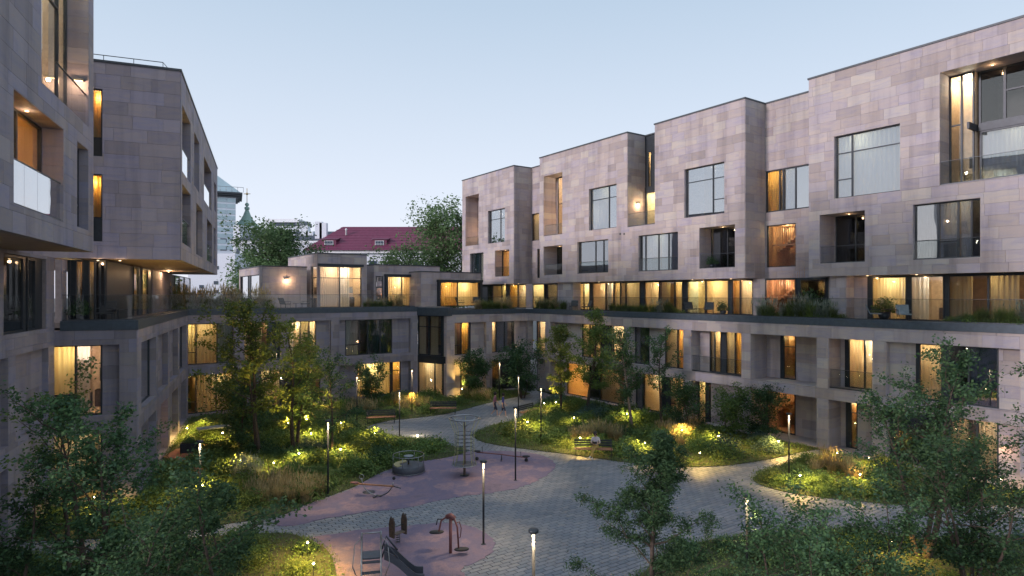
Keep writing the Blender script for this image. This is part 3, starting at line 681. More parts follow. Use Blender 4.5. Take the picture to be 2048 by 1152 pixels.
# terrace storey behind the balcony
zt = 10.06; wb = 1.0; xs = -1.25
window(sB_, [(142, 'Y'), (150, 'P'), (168, 'o'), (176, 'P'), (190, 'o'), (200, 'K'), (232, 'K'), (None, 'D')], xa+.24, xs-.05, 7.42, zt-.03, wb, .06)
sS = Surf(T, (xs, wb), (0, 1)); q = lambda p: sS.S(p)
window(sS, [(266, 'P'), (276, 'Y'), (283, 'P'), (295, 'Y'), (303, 'P'), (343, 'S'), (349, 'P'), (358, 'D'), (368, 'D'), (None, 'D')], 0.05, sS.S(381), 7.42, zt-.03, .04, .05)
wl = MB(); wl.box(sB_, xa, xa+.2, .2, wb-.05, 7.42, zt-.05); wl.build('side_wall', 'joint', T); tl_ = Surf(T, (xa+.2, .2), (0, 1)); tiles(tl_, 0, wb-.3, 7.42, zt-.05)
for px_ in (196, 240): downlight(sB_, sB_.S(px_, .6), .6, zt-.03, 5)
downlight(sS, sS.S(322), -.45, zt-.03, 60); 
finish(T); SF_LB, SF_LC, SF_LA = sB_, sC, sA_
# ================================================================ left wing, near upper block
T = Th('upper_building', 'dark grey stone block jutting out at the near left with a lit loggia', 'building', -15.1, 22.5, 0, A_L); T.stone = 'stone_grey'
sf = Surf(T, (0, 0), (0, 1)); z0, z1 = 10.1, 22.0; LN = 13.5
Zs = lambda x, y: sf.Z(x, y)
hA = (sf.S(24), sf.S(125), Zs(24, 409), Zs(24, 175)); hB = (sf.S(152), sf.S(175), Zs(152, 454), Zs(152, 280)); hC = (sf.S(80), sf.S(175.5), Zs(80, 165), 21.0)
reveal(sf, *hA, .52, w=0.)
window(sf, [(.5, 'G'), (1, 'G')], hA[0]+.03, hA[1]-.03, hA[2]+.03, hA[3]-.03, .57, px=False)
sr = Surf(T, sf.p(hA[1]-.03, 1.75, 0)[:2], (1, 0)); balustrade(sf, hA[0]+.03, hA[1]-.03, hA[2]+.03, 1.15, .06, 4, 'glass_mirror')
downlight(sf, (hA[0]+hA[1])/2, .3, hA[3]-.04, 4)
opening(sf, hB[0], hB[1], hB[2], hB[3], .3, [(.35, 'Cb'), (1, 'D')], px=False) if False else None
reveal(sf, *hB, .28); window(sf, [(.4, 'Cb'), (1, 'Cb')], hB[0]+.03, hB[1]-.03, hB[2]+.03, hB[3]-.03, .3, px=False)
reveal(sf, *hC, .6); window(sf, [(.8, 'Lu'), (1, 'L')], hC[0]+.03, hC[1]-.03, hC[2]+.03, hC[3]-.03, .65, px=False)  # room lamp added behind the white curtain in place of a bright sky reflection
balustrade(sf, sf.S(117), hC[1]-.03, hC[2]+.03, 1.1, .06, 2); sconce(Surf(T, sf.p(hC[1]-.03, .6, 0)[:2], (1, 0)), .35, 0, Zs(128, 108), 14)
wall(sf, -LN, 0, z0, z1, [hA, hB, hC])
m = MB(); m.box(sf, -LN, -.01, .23, 9, z0, z0+.25); m.build('soffit', 'soffit', T)
m = MB(); m.box(sf, -LN, -.01, .23, 9, z1-.3, z1-.05); m.box(sf, -.2, -.011, .23, 9, z0+.26, z1-.31); m.box(sf, -LN, -LN+.2, .23, 9, z0+.26, z1-.31); m.build('roof', 'joint', T)
coping(sf, -LN, 0, z1).build('coping', 'coping', T)
finish(T)
# ================================================================ left wing, far upper block
T = Th('upper_building', 'two-storey grey stone block over the left terrace, thin rail on its flat roof', 'building', -14.64, 27.57, 0, A_L); T.stone = 'stone_grey'
sf = Surf(T, (0, 0), (1, 0)); z0 = 10.1; z1 = 18.42; LS = 23.2; WF = 9.0
h1 = (sf.S(176), sf.S(205), sf.Z(205, 313), sf.Z(205, 178.5)); h2 = (sf.S(176), sf.S(205), sf.Z(205, 483), sf.Z(205, 349)); h2m = sf.Z(205, 437)
for h, b_ in ((h1, h1[2]), (h2, h2m)):
    window(sf, [(None, 'G')], h[0]+.01, h[1]-.01, b_+.01, h[3]-.01, .1, .05, rd=.5)
MB().box(sf, h2[0]+.01, h2[1]-.01, .02, .1, h2[2]+.01, h2m).build('dark_panel', 'metal_dark', T)
wall(sf, -WF, 0, z0, z1, [h1, h2])
ss = Surf(T, (.001, 0), (0, 1)); hs = []
for x0, x1, y0, y1, k in ((363, 380, 208, 343, 'L'), (387, 397.5, 262, 371, 'W'), (407, 422, 311, 400, 'L'), (427.5, 431.5, 362, 420, 'W'), (363, 380, 366, 487, 'L'), (391.5, 404, 404, 509, 'W'), (413, 423.5, 436, 522, 'L'), (426.5, 430.5, 453, 530, 'W')):
    h = (ss.S(x0), ss.S(x1), ss.Z(x0, y1), ss.Z(x0, y0)); hs.append(h)
    if k == 'L':
        reveal(ss, *h, 1.35); window(ss, [(.5, 'W'), (1, 'D')], h[0]+.03, h[1]-.03, h[2]+.03, h[3]-.03, 1.4, px=False)
        balustrade(ss, h[0]+.03, h[1]-.03, h[2]+.03, 1.15, .05, 2, 'glass_mirror' if y0 < 340 else 'glass_rail')
    else:
        reveal(ss, *h, .28); window(ss, [(.5, 'C'), (1, 'C')], h[0]+.03, h[1]-.03, h[2]+.03, h[3]-.03, .3, px=False)
wall(ss, 0, LS, z0, z1, hs)
MB().box(sf, -WF, -.25, .24, LS-.02, z0+.004, z0+.2).build('soffit', 'soffit', T)
m = MB(); m.box(sf, -WF, -.24, .24, LS, z1-.4, z1-.1); m.box(sf, -WF, -.24, LS-.2, LS, z0+.21, z1-.41); m.box(sf, -WF, -WF+.2, .24, LS-.21, z0+.21, z1-.41); m.build('roof', 'joint', T)
m = coping(sf, -WF, 0, z1); m.box(ss, .36, LS, -.07, .3, z1+.001, z1+.091); m.build('coping', 'coping', T)
m = MB(); r0 = sf.S(186, .6)-3; r1 = sf.S(326, .6)
m.tube([sf.p(r0, .6, z1+.5), sf.p(r1, .6, z1+.5), sf.p(r1+.35, .6, z1+.08)], .018, 6)
for i in range(6): q_ = r0+(r1-r0)*i/5; m.tube([sf.p(q_, .6, z1), sf.p(q_, .6, z1+.5)], .014, 6)
m.build('roof_rail', 'metal_dark', T)
finish(T)
# ================================================================ pavilions on the back terrace
def pavilion(label, pxc, pyb, pxl, pxr, pytop, front, left, fd, dback=6, zt=None, extra=None, proud=None):
    """pxc, front bottom-left corner column; the left face recedes from pxl to pxc, the front runs pxc..pxr"""
    zf = 7.45; w_ = fd; s0 = SF_BL.S(pxc, w_); o_ = SF_BL.W(s0, w_)
    T = Th('rooftop_pavilion', label, 'pavilion', *o_, 0, A_B); T.stone = 'stone_pink'
    f = Surf(T, (0, 0), (1, 0)); L = f.S(pxr); zt = H-(pytop-HZ)*o_[1]/F
    # depth of the left face
    k = (pxl-CX)/F; D = max(2.4, (k*o_[1]-o_[0])/(f.wi[0]-k*f.wi[1]))
    l = Surf(T, (-.001, D), (0, -1))
    hs = []
    for (x0, x1, y0, y1, dep, sp, pr) in front:
        a0, a1 = f.S(x0), f.S(x1); zz0 = max(zf, f.ZS(a0, y1)) if y1 < 620 else zf; zz1 = f.ZS(a0, y0); hs.append((a0, a1, zz0, zz1))
        if pr:   # dark box frame standing proud of the wall
            m = MB(); b_ = .22; m.box(f, a0-.02, a0+b_, -.35, .05, zz0, zz1); m.box(f, a1-b_, a1+.02, -.35, .05, zz0, zz1); m.box(f, a0-.06, a1+.06, -.42, .05, zz1, zz1+b_); m.build('window_box', 'metal_dark', T)
            window(f, sp, a0+b_, a1-b_, zz0, zz1, -.05, .05) if False else window(f, sp, a0+b_, a1-b_, zz0, zz1, -.05, .05, rd=2.0)
        else: window(f, sp, a0+.01, a1-.01, zz0, zz1-.01, dep, .05, rd=2.0, lw=not left)
    wall(f, 0, L, zf, zt, hs)
    hl = []
    for (x0, x1, y0, sp) in left:
        a0, a1 = l.S(x0), l.S(x1); zz1 = l.ZS(a0, y0); hl.append((a0, a1, zf, zz1)); window(l, sp, a0+.01, a1-.01, zf, zz1-.01, .1, .05, rd=0 if front else 1.6)
    wall(l, 0, D, zf, zt, hl)
    m = MB(); m.box(f, .23, L, .23, D, zt-.35, zt-.1); m.box(f, L-.2, L-.001, .23, D, zf, zt-.36); m.box(f, .23, L-.21, D-.2, D-.001, zf, zt-.36); m.build('roof', 'joint', T)
    tiles(Surf(T, (L+.001, 0), (0, 1)), 0, D, zf, zt)
    m = coping(f, 0, L, zt, over=.05); m.box(l, 0, D-.36, -.07, .3, zt+.001, zt+.091); m.build('coping', 'coping', T)
    if extra: extra(T, f, L, zt)
    finish(T); return f
pavilion('lowest left rooftop pavilion with a wall lamp glowing on its blank stone front', 525, 613, 479, 613, 533, [], [(481, 519, 553, [(497, 'M'), (502, 'P'), (None, 'Mb')])], 4.0, extra=lambda T, f, L, zt: sconce(f, f.S(573), -.03, f.ZS(f.S(573), 558), 20))
pavilion('tallest rooftop pavilion with a double-height curtained corner window', 635, 613, 577, 733, 507, [(636, 723, 532, 640, .1, [(679, 'Yt'), (None, 'Ht')], 0)], [(622, 634, 533, [(None, 'Bt')])], 3.2, extra=lambda T, f, L, zt: MB().box(f, 0, f.S(726), -.2, .0, f.ZS(0, 532), f.ZS(0, 527)).build('shutter_box', 'metal_dark', T))
pavilion('rooftop pavilion with a dark boxed window in two lit panes, right of the tallest one', 748, 612, 734, 879, 530, [(750, 766, 552, 600, .1, [(None, 'M')], 0), (769, 839, 553, 640, 0, [(803, 'Y'), (None, 'Y')], 1)], [], 5.4)
pavilion('rightmost low rooftop pavilion with a wide dark-framed lit window', 842, 615, 838, 961, 544, [(874, 961, 564, 640, 0, [(915, 'G'), (None, 'Y')], 1)], [], 3.0)
# ================================================================ ground
def gp(px, py, z=0.): Y = F*(H-z)/(py-HZ); return ((px-CX)/F*Y, Y)
def GP(l): return [gp(*q) for q in l]
def smooth(pts, n=5, closed=True):
    out = []; N = len(pts)
    for i in range(N):
        p0, p1, p2, p3 = [np.array(pts[(i+k) % N]) for k in (-1, 0, 1, 2)]
        for j in range(n):
            t = j/n; out.append(tuple(.5*((2*p1)+(-p0+p2)*t+(2*p0-5*p1+4*p2-p3)*t*t+(-p0+3*p1-3*p2+p3)*t**3)))
    return out
def partial(pts, n=5):
    o = []
    for i in range(len(pts)-1):
        p0 = np.array(pts[max(i-1, 0)]); p1 = np.array(pts[i]); p2 = np.array(pts[i+1]); p3 = np.array(pts[min(i+2, len(pts)-1)])
        for j in range(n):
            t = j/n; o.append(tuple(.5*((2*p1)+(-p0+p2)*t+(2*p0-5*p1+4*p2-p3)*t*t+(-p0+3*p1-3*p2+p3)*t**3)))
    return o+[tuple(pts[-1])]
def inside(P, poly):
    x, y = P[:, 0], P[:, 1]; r = np.zeros(len(P), bool); n = len(poly)
    for i in range(n):
        x1, y1 = poly[i]; x2, y2 = poly[(i+1) % n]
        c = ((y1 > y) != (y2 > y)) & (x < (x2-x1)*(y-y1)/((y2-y1) if abs(y2-y1) > 1e-9 else 1e-9)+x1); r ^= c
    return r
def edge_dist(P, poly):
    d = np.full(len(P), 1e9); n = len(poly)
    for i in range(n):
        a = np.array(poly[i]); b = np.array(poly[(i+1) % n]); ab = b-a; t = np.clip(((P-a)@ab)/max(1e-9, ab@ab), 0, 1)
        d = np.minimum(d, np.linalg.norm(P-(a+t[:, None]*ab), axis=1))
    return d
def sheet(name, poly, z, th, mat, kind='structure', parent=None):
    import bmesh
    bm = bmesh.new(); vs = [bm.verts.new((x, y, z)) for x, y in poly]; f = bm.faces.new(vs)
    if f.normal.z < 0 or f.calc_area() < 0: pass
    bm.normal_update()
    if f.normal.z < 0: f.normal_flip()
    r = bmesh.ops.extrude_face_region(bm, geom=[f]); ng = [v for v in r['geom'] if isinstance(v, bmesh.types.BMVert)]
    for v_ in ng: v_.co.z -= th
    bmesh.ops.recalc_face_normals(bm, faces=bm.faces); bmesh.ops.triangulate(bm, faces=[q for q in bm.faces if len(q.verts) > 4])
    me = bpy.data.meshes.new(name); bm.to_mesh(me); bm.free()
    o = link(name, me, mat, parent); tag(o, kind=kind) if kind else None; return o
def gmat(name, cols, scale, rough, bump=.3, extra=None):
    m, t, p = new_mat(name); tc = node(t, 'ShaderNodeTexCoord')
    n = node(t, 'ShaderNodeTexNoise'); n.inputs['Scale'].default_value = scale; n.inputs['Detail'].default_value = 8; n.inputs['Roughness'].default_value = .65
    t.links.new(tc.outputs['Object'], n.inputs['Vector']); r = ramp_node(t, cols); t.links.new(n.outputs['Fac'], r.inputs[0])
    cr = r.color_ramp; k = len(cols)
    for i in range(k): cr.elements[i].position = .3+.4*i/(k-1)
    n2 = node(t, 'ShaderNodeTexNoise'); n2.inputs['Scale'].default_value = scale*40; n2.inputs['Detail'].default_value = 3; t.links.new(tc.outputs['Object'], n2.inputs['Vector'])
    g = ramp_node(t, [(.6, .6, .6), (1.35, 1.35, 1.35)]); t.links.new(n2.outputs['Fac'], g.inputs[0])
    mx = node(t, 'ShaderNodeMix', data_type='RGBA', blend_type='MULTIPLY'); mx.inputs[0].default_value = .7
    t.links.new(r.outputs[0], mx.inputs[6]); t.links.new(g.outputs[0], mx.inputs[7]); t.links.new(mx.outputs[2], p.inputs['Base Color'])
    p.inputs['Roughness'].default_value = rough
    b = node(t, 'ShaderNodeBump'); b.inputs['Strength'].default_value = bump; b.inputs['Distance'].default_value = .01
    t.links.new(n2.outputs['Fac'], b.inputs['Height']); t.links.new(b.outputs[0], p.inputs['Normal'])
    return m
gmat('rubber', [(.115, .095, .14), (.205, .15, .20), (.155, .13, .20), (.29, .195, .22), (.14, .11, .16)], .7, .8)
gmat('sand_bed', [(.05, .05, .04), (.08, .075, .065)], .6, .9)
gmat('earth', [(.05, .06, .025), (.07, .075, .035), (.045, .06, .022)], 1.5, 1)
gmat('gravel_far', [(.10, .10, .10), (.14, .14, .13)], .3, .9)
def paver_mat():
    m, t, p = new_mat('paver'); a = node(t, 'ShaderNodeAttribute', attribute_name='rnd'); r = ramp_node(t, [(.16, .185, .215), (.21, .225, .25), (.25, .255, .265), (.18, .20, .23), (.28, .285, .295)])
    t.links.new(a.outputs['Fac'], r.inputs[0]); tc = node(t, 'ShaderNodeTexCoord'); n = node(t, 'ShaderNodeTexNoise'); n.inputs['Scale'].default_value = .5; n.inputs['Detail'].default_value = 8
    t.links.new(tc.outputs['Object'], n.inputs['Vector']); g = ramp_node(t, [(.55, .55, .55), (1.3, 1.3, 1.3)]); t.links.new(n.outputs['Fac'], g.inputs[0])
    mx = node(t, 'ShaderNodeMix', data_type='RGBA', blend_type='MULTIPLY'); mx.inputs[0].default_value = .8
    t.links.new(r.outputs[0], mx.inputs[6]); t.links.new(g.outputs[0], mx.inputs[7]); t.links.new(mx.outputs[2], p.inputs['Base Color']); p.inputs['Roughness'].default_value = .55
    n2 = node(t, 'ShaderNodeTexNoise'); n2.inputs['Scale'].default_value = 45; t.links.new(tc.outputs['Object'], n2.inputs['Vector'])
    b = node(t, 'ShaderNodeBump'); b.inputs['Strength'].default_value = .3; b.inputs['Distance'].default_value = .008; t.links.new(n2.outputs['Fac'], b.inputs['Height']); t.links.new(b.outputs[0], p.inputs['Normal'])
paver_mat()
# earth to the horizon, the yard under the pavers
g = MB(); g.add([(-900, -60, -.06), (900, -60, -.06), (900, 1500, -.06), (-900, 1500, -.06)], [(0, 1, 2, 3)]); tag(g.build('ground', 'gravel_far'), kind='structure')
yard = [(-20, 8), (30, 8), (30, 22), (16.8, 34.6), (1.5, 57), (-5.5, 52.2), (-8.3, 54), (-22.8, 43.9), (-15.9, 26.3), (-18.5, 25.2), (-14.5, 14)]
sheet('courtyard_base', yard, -.03, .02, 'sand_bed')
wl_ = lambda s, off=.35: (P0[0]-U[0]*s-V[0]*off, P0[1]-U[1]*s-V[1]*off)
bed_L = partial(GP([(1060, 788), (985, 804), (900, 826), (832, 836), (775, 842), (732, 856), (765, 869), (840, 879), (905, 893), (934, 903), (900, 914), (850, 922), (800, 932), (755, 948), (712, 972), (665, 990), (605, 1012), (560, 1032), (470, 1046), (300, 1070), (150, 1080), (-120, 1088)])) + \
    [(-17.9, 22.9), (-18.25, 24.95), (-15.6, 26.05), (-22.3, 43.55), (-8.25, 53.55), (-5.3, 51.8), (.4, 55.9)]
bed_R = partial(GP([(1122, 784), (1078, 806), (1040, 838), (985, 852), (950, 868), (960, 882), (1005, 892), (1065, 900), (1130, 908), (1200, 918), (1262, 926), (1335, 934), (1400, 934), (1455, 931), (1520, 922), (1570, 912), (1600, 905), (1632, 899)])) + [wl_(-1.0), wl_(-25.6)]
bed_R2 = [wl_(.3)]+partial(GP([(1648, 914), (1600, 922), (1560, 932), (1525, 945), (1508, 960), (1530, 973), (1580, 986), (1650, 996), (1720, 1003), (1800, 1010), (1900, 1012), (2030, 1008)]))+[(25.5, 24.5), wl_(11)]
bed_B = smooth(GP([(1330, 1112), (1390, 1088), (1480, 1074), (1600, 1062), (1700, 1060), (1800, 1078), (1900, 1086), (2100, 1078), (2350, 1180), (2350, 1350), (1700, 1450), (1180, 1420), (1240, 1230), (1285, 1150)]))
bed_C = smooth(GP([(570, 1068), (612, 1080), (652, 1100), (668, 1130), (674, 1165), (690, 1300), (300, 1330), (-250, 1330), (-350, 1160), (-120, 1112), (200, 1108), (330, 1082), (450, 1072)]))
beds = [('planting_bed', bed_L), ('planting_bed', bed_R), ('planting_bed', bed_R2), ('planting_bed', bed_B), ('planting_bed', bed_C)]
for n_, b_ in beds: sheet(n_, b_, .035, .05, 'earth')
def rag(P_, a=.07):
    rr = random.Random(4); out = []
    for i, p in enumerate(P_):
        q = P_[(i+1) % len(P_)]; n_ = max(1, int(math.dist(p, q)/.16))
        for k in range(n_): t = k/n_; out.append((p[0]+(q[0]-p[0])*t+rr.uniform(-a, a), p[1]+(q[1]-p[1])*t+rr.uniform(-a, a)))
    return out
rub1 = smooth(GP([(545, 1046), (605, 1014), (665, 992), (712, 974), (755, 950), (800, 934), (860, 920), (925, 905), (1000, 902), (1070, 908), (1108, 925), (1095, 950), (1040, 975), (985, 986), (930, 992), (860, 1006), (800, 1017), (720, 1026), (640, 1040), (590, 1052)]))
rub2 = smooth(GP([(612, 1080), (680, 1066), (760, 1057), (846, 1049), (900, 1046), (950, 1056), (985, 1078), (988, 1100), (960, 1122), (925, 1138), (935, 1165), (900, 1230), (720, 1290), (672, 1170), (652, 1100)]))
sheet('play_surface', rag(rub1), .016, .03, 'rubber'); sheet('play_surface', rag(rub2), .016, .03, 'rubber')
patio = GP([(325, 916), (352, 900), (400, 888), (450, 893), (430, 905), (372, 926)])
sheet('patio', patio, .05, .04, 'terracotta'); patio2 = GP([(372, 960), (380, 938), (425, 935), (415, 958), (380, 992), (362, 990)]); sheet('patio', patio2, .05, .04, 'terracotta')
# pavers, laid along the wings
rg = np.random.RandomState(5)
pl, pw = .40, .20; N1, N2 = 75, 230; pav = []
ux, uy = U; vx, vy = V
ii, jj = np.meshgrid(np.arange(-70, 95), np.arange(10, 330))
ca = (ii+.5*(jj % 2))*pl; cb = jj*pw; ang = 0
cx_, cy_ = ca*vx+cb*ux, ca*vy+cb*uy; P = np.stack([cx_.ravel(), cy_.ravel()], 1)
pxs = CX+F*P[:, 0]/np.maximum(P[:, 1], .1)
keep = (P[:, 1] > 17.3) & (P[:, 1] < 57) & (pxs > -60) & (pxs < 2110) & inside(P, yard)
for b_ in (bed_L, bed_R, bed_R2, bed_B, bed_C, rub1, rub2):
    keep &= ~(inside(P, b_) & (edge_dist(P, b_) > .3))
P = P[keep]; o = np.argsort(np.hypot(P[:, 0], P[:, 1])); P = P[o]
vis = (CX+F*P[:, 0]/P[:, 1] > 930) & (CX+F*P[:, 0]/P[:, 1] < 1500) & (HZ+F*H/P[:, 1] < 1150)
order = np.concatenate([np.where(vis)[0], np.where(~vis)[0]]); P = P[order]
def paver_geo(c, m):
    g = .008; r = rg.rand(); zt = .002+rg.uniform(-.0015, .003); a, b_ = pl/2-g, pw/2-g; tx, ty = rg.uniform(-.002, .002, 2)
    q = lambda s, t, z: (c[0]+vx*s+ux*t, c[1]+vy*s+uy*t, z); e_ = .008
    m.add([q(-a, -b_, -.025), q(a, -b_, -.025), q(a, b_, -.025), q(-a, b_, -.025), q(-a+e_, -b_+e_, zt-tx), q(a-e_, -b_+e_, zt+tx), q(a-e_, b_-e_, zt+ty), q(-a+e_, b_-e_, zt-ty)],
          [(4, 5, 6, 7), (0, 1, 5, 4), (1, 2, 6, 5), (2, 3, 7, 6), (3, 0, 4, 7)], r)
PV = tag(bpy.data.objects.new('paving', None), kind='structure'); COL.objects.link(PV)
for c in P[:295]:
    m = MB(); paver_geo(c, m); m.build('paver', 'paver', PV)
m = MB()
for c in P[295:]: paver_geo(c, m)
m.build('pavers', 'paver', PV)['kind'] = 'stuff'
print('pavers', len(P))
# fallen leaves on the play surface and paving
# ================================================================ foliage
def npmesh(name, Vt, Fc, rnd=None, smooth_=False):
    me = bpy.data.meshes.new(name); nv, nf = len(Vt), len(Fc); k = Fc.shape[1]
    me.vertices.add(nv); me.vertices.foreach_set('co', Vt.astype(np.float32).ravel())
    me.loops.add(nf*k); me.loops.foreach_set('vertex_index', Fc.astype(np.int32).ravel())
    me.polygons.add(nf); me.polygons.foreach_set('loop_start', np.arange(0, nf*k, k, dtype=np.int32)); 
    if rnd is not None:
        at = me.attributes.new('rnd', 'FLOAT', 'FACE'); at.data.foreach_set('value', rnd.astype(np.float32))
    me.update(calc_edges=True); me.validate(); return me
def leaf_geo(P, size, rs, up=.35, ratio=.55, fold=.25, var=.35):
    n = len(P); a = rs.normal(size=(n, 3)); a[:, 2] *= .6; a /= np.linalg.norm(a, axis=1)[:, None]+1e-9
    nrm = rs.normal(size=(n, 3)); nrm[:, 2] += up*3; b = np.cross(nrm, a); b /= np.linalg.norm(b, axis=1)[:, None]+1e-9; nn = np.cross(a, b)
    s = (size*(1+rs.uniform(-var, var, n)))[:, None]; a = a*s; b = b*s*ratio; nn = nn*s*fold
    V_ = np.stack([P-a*.5, P+b*.5+nn*.3, P+a*.55-nn*.2, P-b*.5+nn*.3], 1).reshape(-1, 3)
    return V_, np.arange(4*n).reshape(n, 4), rs.rand(n)
def leaf_mesh(name, P, size, rs, **k): V_, F_, r_ = leaf_geo(P, size, rs, **k); return npmesh(name, V_, F_, r_)
def blades(P, L, rs, wd=.012, spread=.5, droop=.5, seg=3):
    """arching grass blades rooted at P (n,3), length L (n)"""
    n = len(P); az = rs.uniform(0, 2*np.pi, n); d = np.stack([np.cos(az), np.sin(az), np.zeros(n)], 1); s = np.stack([-np.sin(az), np.cos(az), np.zeros(n)], 1)
    sp = spread*rs.uniform(.2, 1, n); vs = []; 
    for i in range(seg+1):
        t = i/seg; h = L*(t-.5*droop*t*t*sp*1.6); o = L*sp*(t**1.6)
        c = P+d*o[:, None]+np.array([0, 0, 1.])*h[:, None]; w_ = (wd*(1-t*.85))
        vs += [c-s*w_, c+s*w_]
    V_ = np.stack(vs, 1).reshape(-1, 3); K = 2*(seg+1); base = np.arange(n)[:, None]*K; Fs = []
    for i in range(seg): Fs.append(np.concatenate([base+2*i, base+2*i+1, base+2*i+3, base+2*i+2], 1))
    F_ = np.stack(Fs, 1).reshape(-1, 4); return V_, F_, np.repeat(rs.rand(n), seg)
def skeleton(h, r, base, stems, rs, lean=0., nb=None, curve=.35, top=1.0, shape='oval', spread=.25):
    segs = []; tips = []
    for k in range(stems):
        az = rs.uniform(0, 6.28) if stems > 1 else 0; off = np.array([math.cos(az), math.sin(az), 0])*(.12 if stems > 1 else 0)
        hh = h*(1 if k == 0 else rs.uniform(.75, .97)); out = np.array([math.cos(az), math.sin(az), 0])*(r*spread*(1.4 if stems > 1 else 0))
        n = 9; pts = []; ph = rs.uniform(0, 6)
        for i in range(n+1):
            t = i/n; wob = np.array([math.sin(ph+t*5), math.cos(ph*1.7+t*4), 0])*.04*h*t
            pts.append(off+out*t**.8+np.array([lean*t, 0, hh*t])+wob)
        r0 = .016*hh+.012; segs.append((pts, r0, .006))
        N = nb or int(6+hh*2.3)+(14 if shape == 'cone' else 0)
        if stems > 1: N = int(N*.7)
        for j in range(N):
            t = base+(1-base)*((j+rs.uniform(0, .8))/N); t = min(t, .985); q = t*n; i0 = min(int(q), n-1); p = pts[i0]+(pts[i0+1]-pts[i0])*(q-i0)
            u_ = (t-base)/(1-base)
            if shape == 'oval': pr = math.sqrt(max(.03, 1-((u_-.42)/.6)**2))
            elif shape == 'cone': pr = (1-u_)**1.25*.95+.07
            else: pr = min(1, .35+1.6*u_)*math.sqrt(max(.05, 1-max(0, (u_-.55)/.47)**2))
            L = r*pr*rs.uniform(.45, 1.3)*(.75 if stems > 1 else 1); a = j*2.4+rs.uniform(-.4, .4); el = rad(8+50*u_+rs.uniform(-12, 16))
            d = np.array([math.cos(a)*math.cos(el), math.sin(a)*math.cos(el), math.sin(el)]); bp = [p]
            for i in range(1, 5):
                f_ = i/4; bp.append(p+d*L*f_+np.array([0, 0, curve*L*.3*f_*f_])+rs.normal(size=3)*.035*L)
            segs.append((bp, max(.006, r0*.4*(1-t*.6)), .003))
            for i in range(1, 5):
                tips.append(bp[i]*.8+bp[i-1]*.2)
                for s in range(2):
                    if rs.rand() < .8:
                        dd = d+rs.normal(size=3)*.75; dd[2] = abs(dd[2])*.5; dd /= np.linalg.norm(dd); l = L*.32*rs.uniform(.5, 1.1)
                        e_ = bp[i]+dd*l; segs.append(([bp[i], bp[i]+dd*l*.5+rs.normal(size=3)*.02, e_], .006, .002)); tips.append(e_); tips.append((bp[i]+e_)/2)
        tips.append(pts[-1]); tips.append(pts[-2])
    return segs, np.array(tips)
def tree(label, x, y, h, r, base=.25, stems=1, n=4000, leaf=.12, col='leaf_mid', seed=1, group=None, bark='bark', shape='oval', sig=.16, lean=0., cat='tree', ratio=.6, thin=1., curve=.35, dens=None, name='tree'):
    rs = np.random.RandomState(seed); T = Th(name, label, cat, x, y, 0., rs.uniform(0, 6.28), group); 
    segs, tips = skeleton(h, r, base, stems, rs, lean, shape=shape, curve=curve)
    m = MB()
    for pts, a, b_ in segs: m.tube(pts, a*thin, 6 if a > .03 else 4 if a > .012 else 3, b_*thin, cap=False)
    m.build('trunk', bark, T)
    # leaves gather in uneven clumps round the twigs
    wt = rs.uniform(.15, 1, len(tips))**1.5; wt /= wt.sum(); idx = rs.choice(len(tips), n, p=wt)
    P = tips[idx]+rs.normal(size=(n, 3))*sig*np.array([1, 1, .75]); P = P[P[:, 2] > .12]
    link('crown', leaf_mesh('crown', P, leaf, rs, ratio=ratio), col, T); return T
# templates for low plants -------------------------------------------------
def shrub_mesh(seed, n=1100, leaf=.13, col='leaf_mid', flat=.75):
    rs = np.random.RandomState(seed); k = 26; c = rs.normal(size=(k, 3)); c /= np.linalg.norm(c, axis=1)[:, None]; c[:, 2] = np.abs(c[:, 2]); c *= rs.uniform(.45, .85, k)[:, None]
    idx = rs.randint(0, k, n); P = c[idx]+rs.normal(size=(n, 3))*.19; P[:, 2] = np.abs(P[:, 2])*flat; me = leaf_mesh('foliage', P, leaf, rs, up=.5); me.materials.append(MAT[col]); return me
def grass_mesh(seed, n=420, L=1., wd=.009, col='grass_dry', spread=.7, plume=0, droop=.7):
    rs = np.random.RandomState(seed); P = rs.normal(size=(n, 3))*.09; P[:, 2] = 0; V_, F_, r_ = blades(P, L*rs.uniform(.55, 1.05, n), rs, wd, spread, droop)
    if plume:
        q = int(n*.2); Pp = rs.normal(size=(q, 3))*np.array([.26, .26, .12]); Pp[:, 2] += L*.8; V2, F2, r2 = blades(Pp, np.full(q, .22*L), rs, wd*2.2, .35, .3); F2 = F2+len(V_); V_ = np.concatenate([V_, V2]); F_ = np.concatenate([F_, F2]); r_ = np.concatenate([r_, r2])
    me = npmesh('foliage', V_, F_, r_); me.materials.append(MAT[col]); return me
def fern_mesh(seed, col='leaf_mid'):
    rs = np.random.RandomState(seed); Vs = []; Fs = []; b0 = 0
    for k in range(16):
        az = k*2.4+rs.uniform(-.3, .3); L = rs.uniform(.7, 1.05); d = np.array([math.cos(az), math.sin(az), 0]); s = np.array([-math.sin(az), math.cos(az), 0]); N = 15
        for i in range(1, N):
            t = i/N; c = d*L*t*.95+np.array([0, 0, L*(.95*t-.75*t*t)]); wl = L*.24*math.sin(math.pi*min(1, t*.9+.12))
            tn = d*.6*wl; dn = np.array([0, 0, -.25*wl])
            for sg in (-1, 1):
                e_ = c+s*sg*wl+tn+dn; w_ = d*.024; Vs += [c-w_, c+w_, e_+w_*.3, e_-w_*.3]; Fs.append([b0, b0+1, b0+2, b0+3]); b0 += 4
    me = npmesh('fronds', np.array(Vs), np.array(Fs), rs.rand(len(Fs))); me.materials.append(MAT[col]); return me
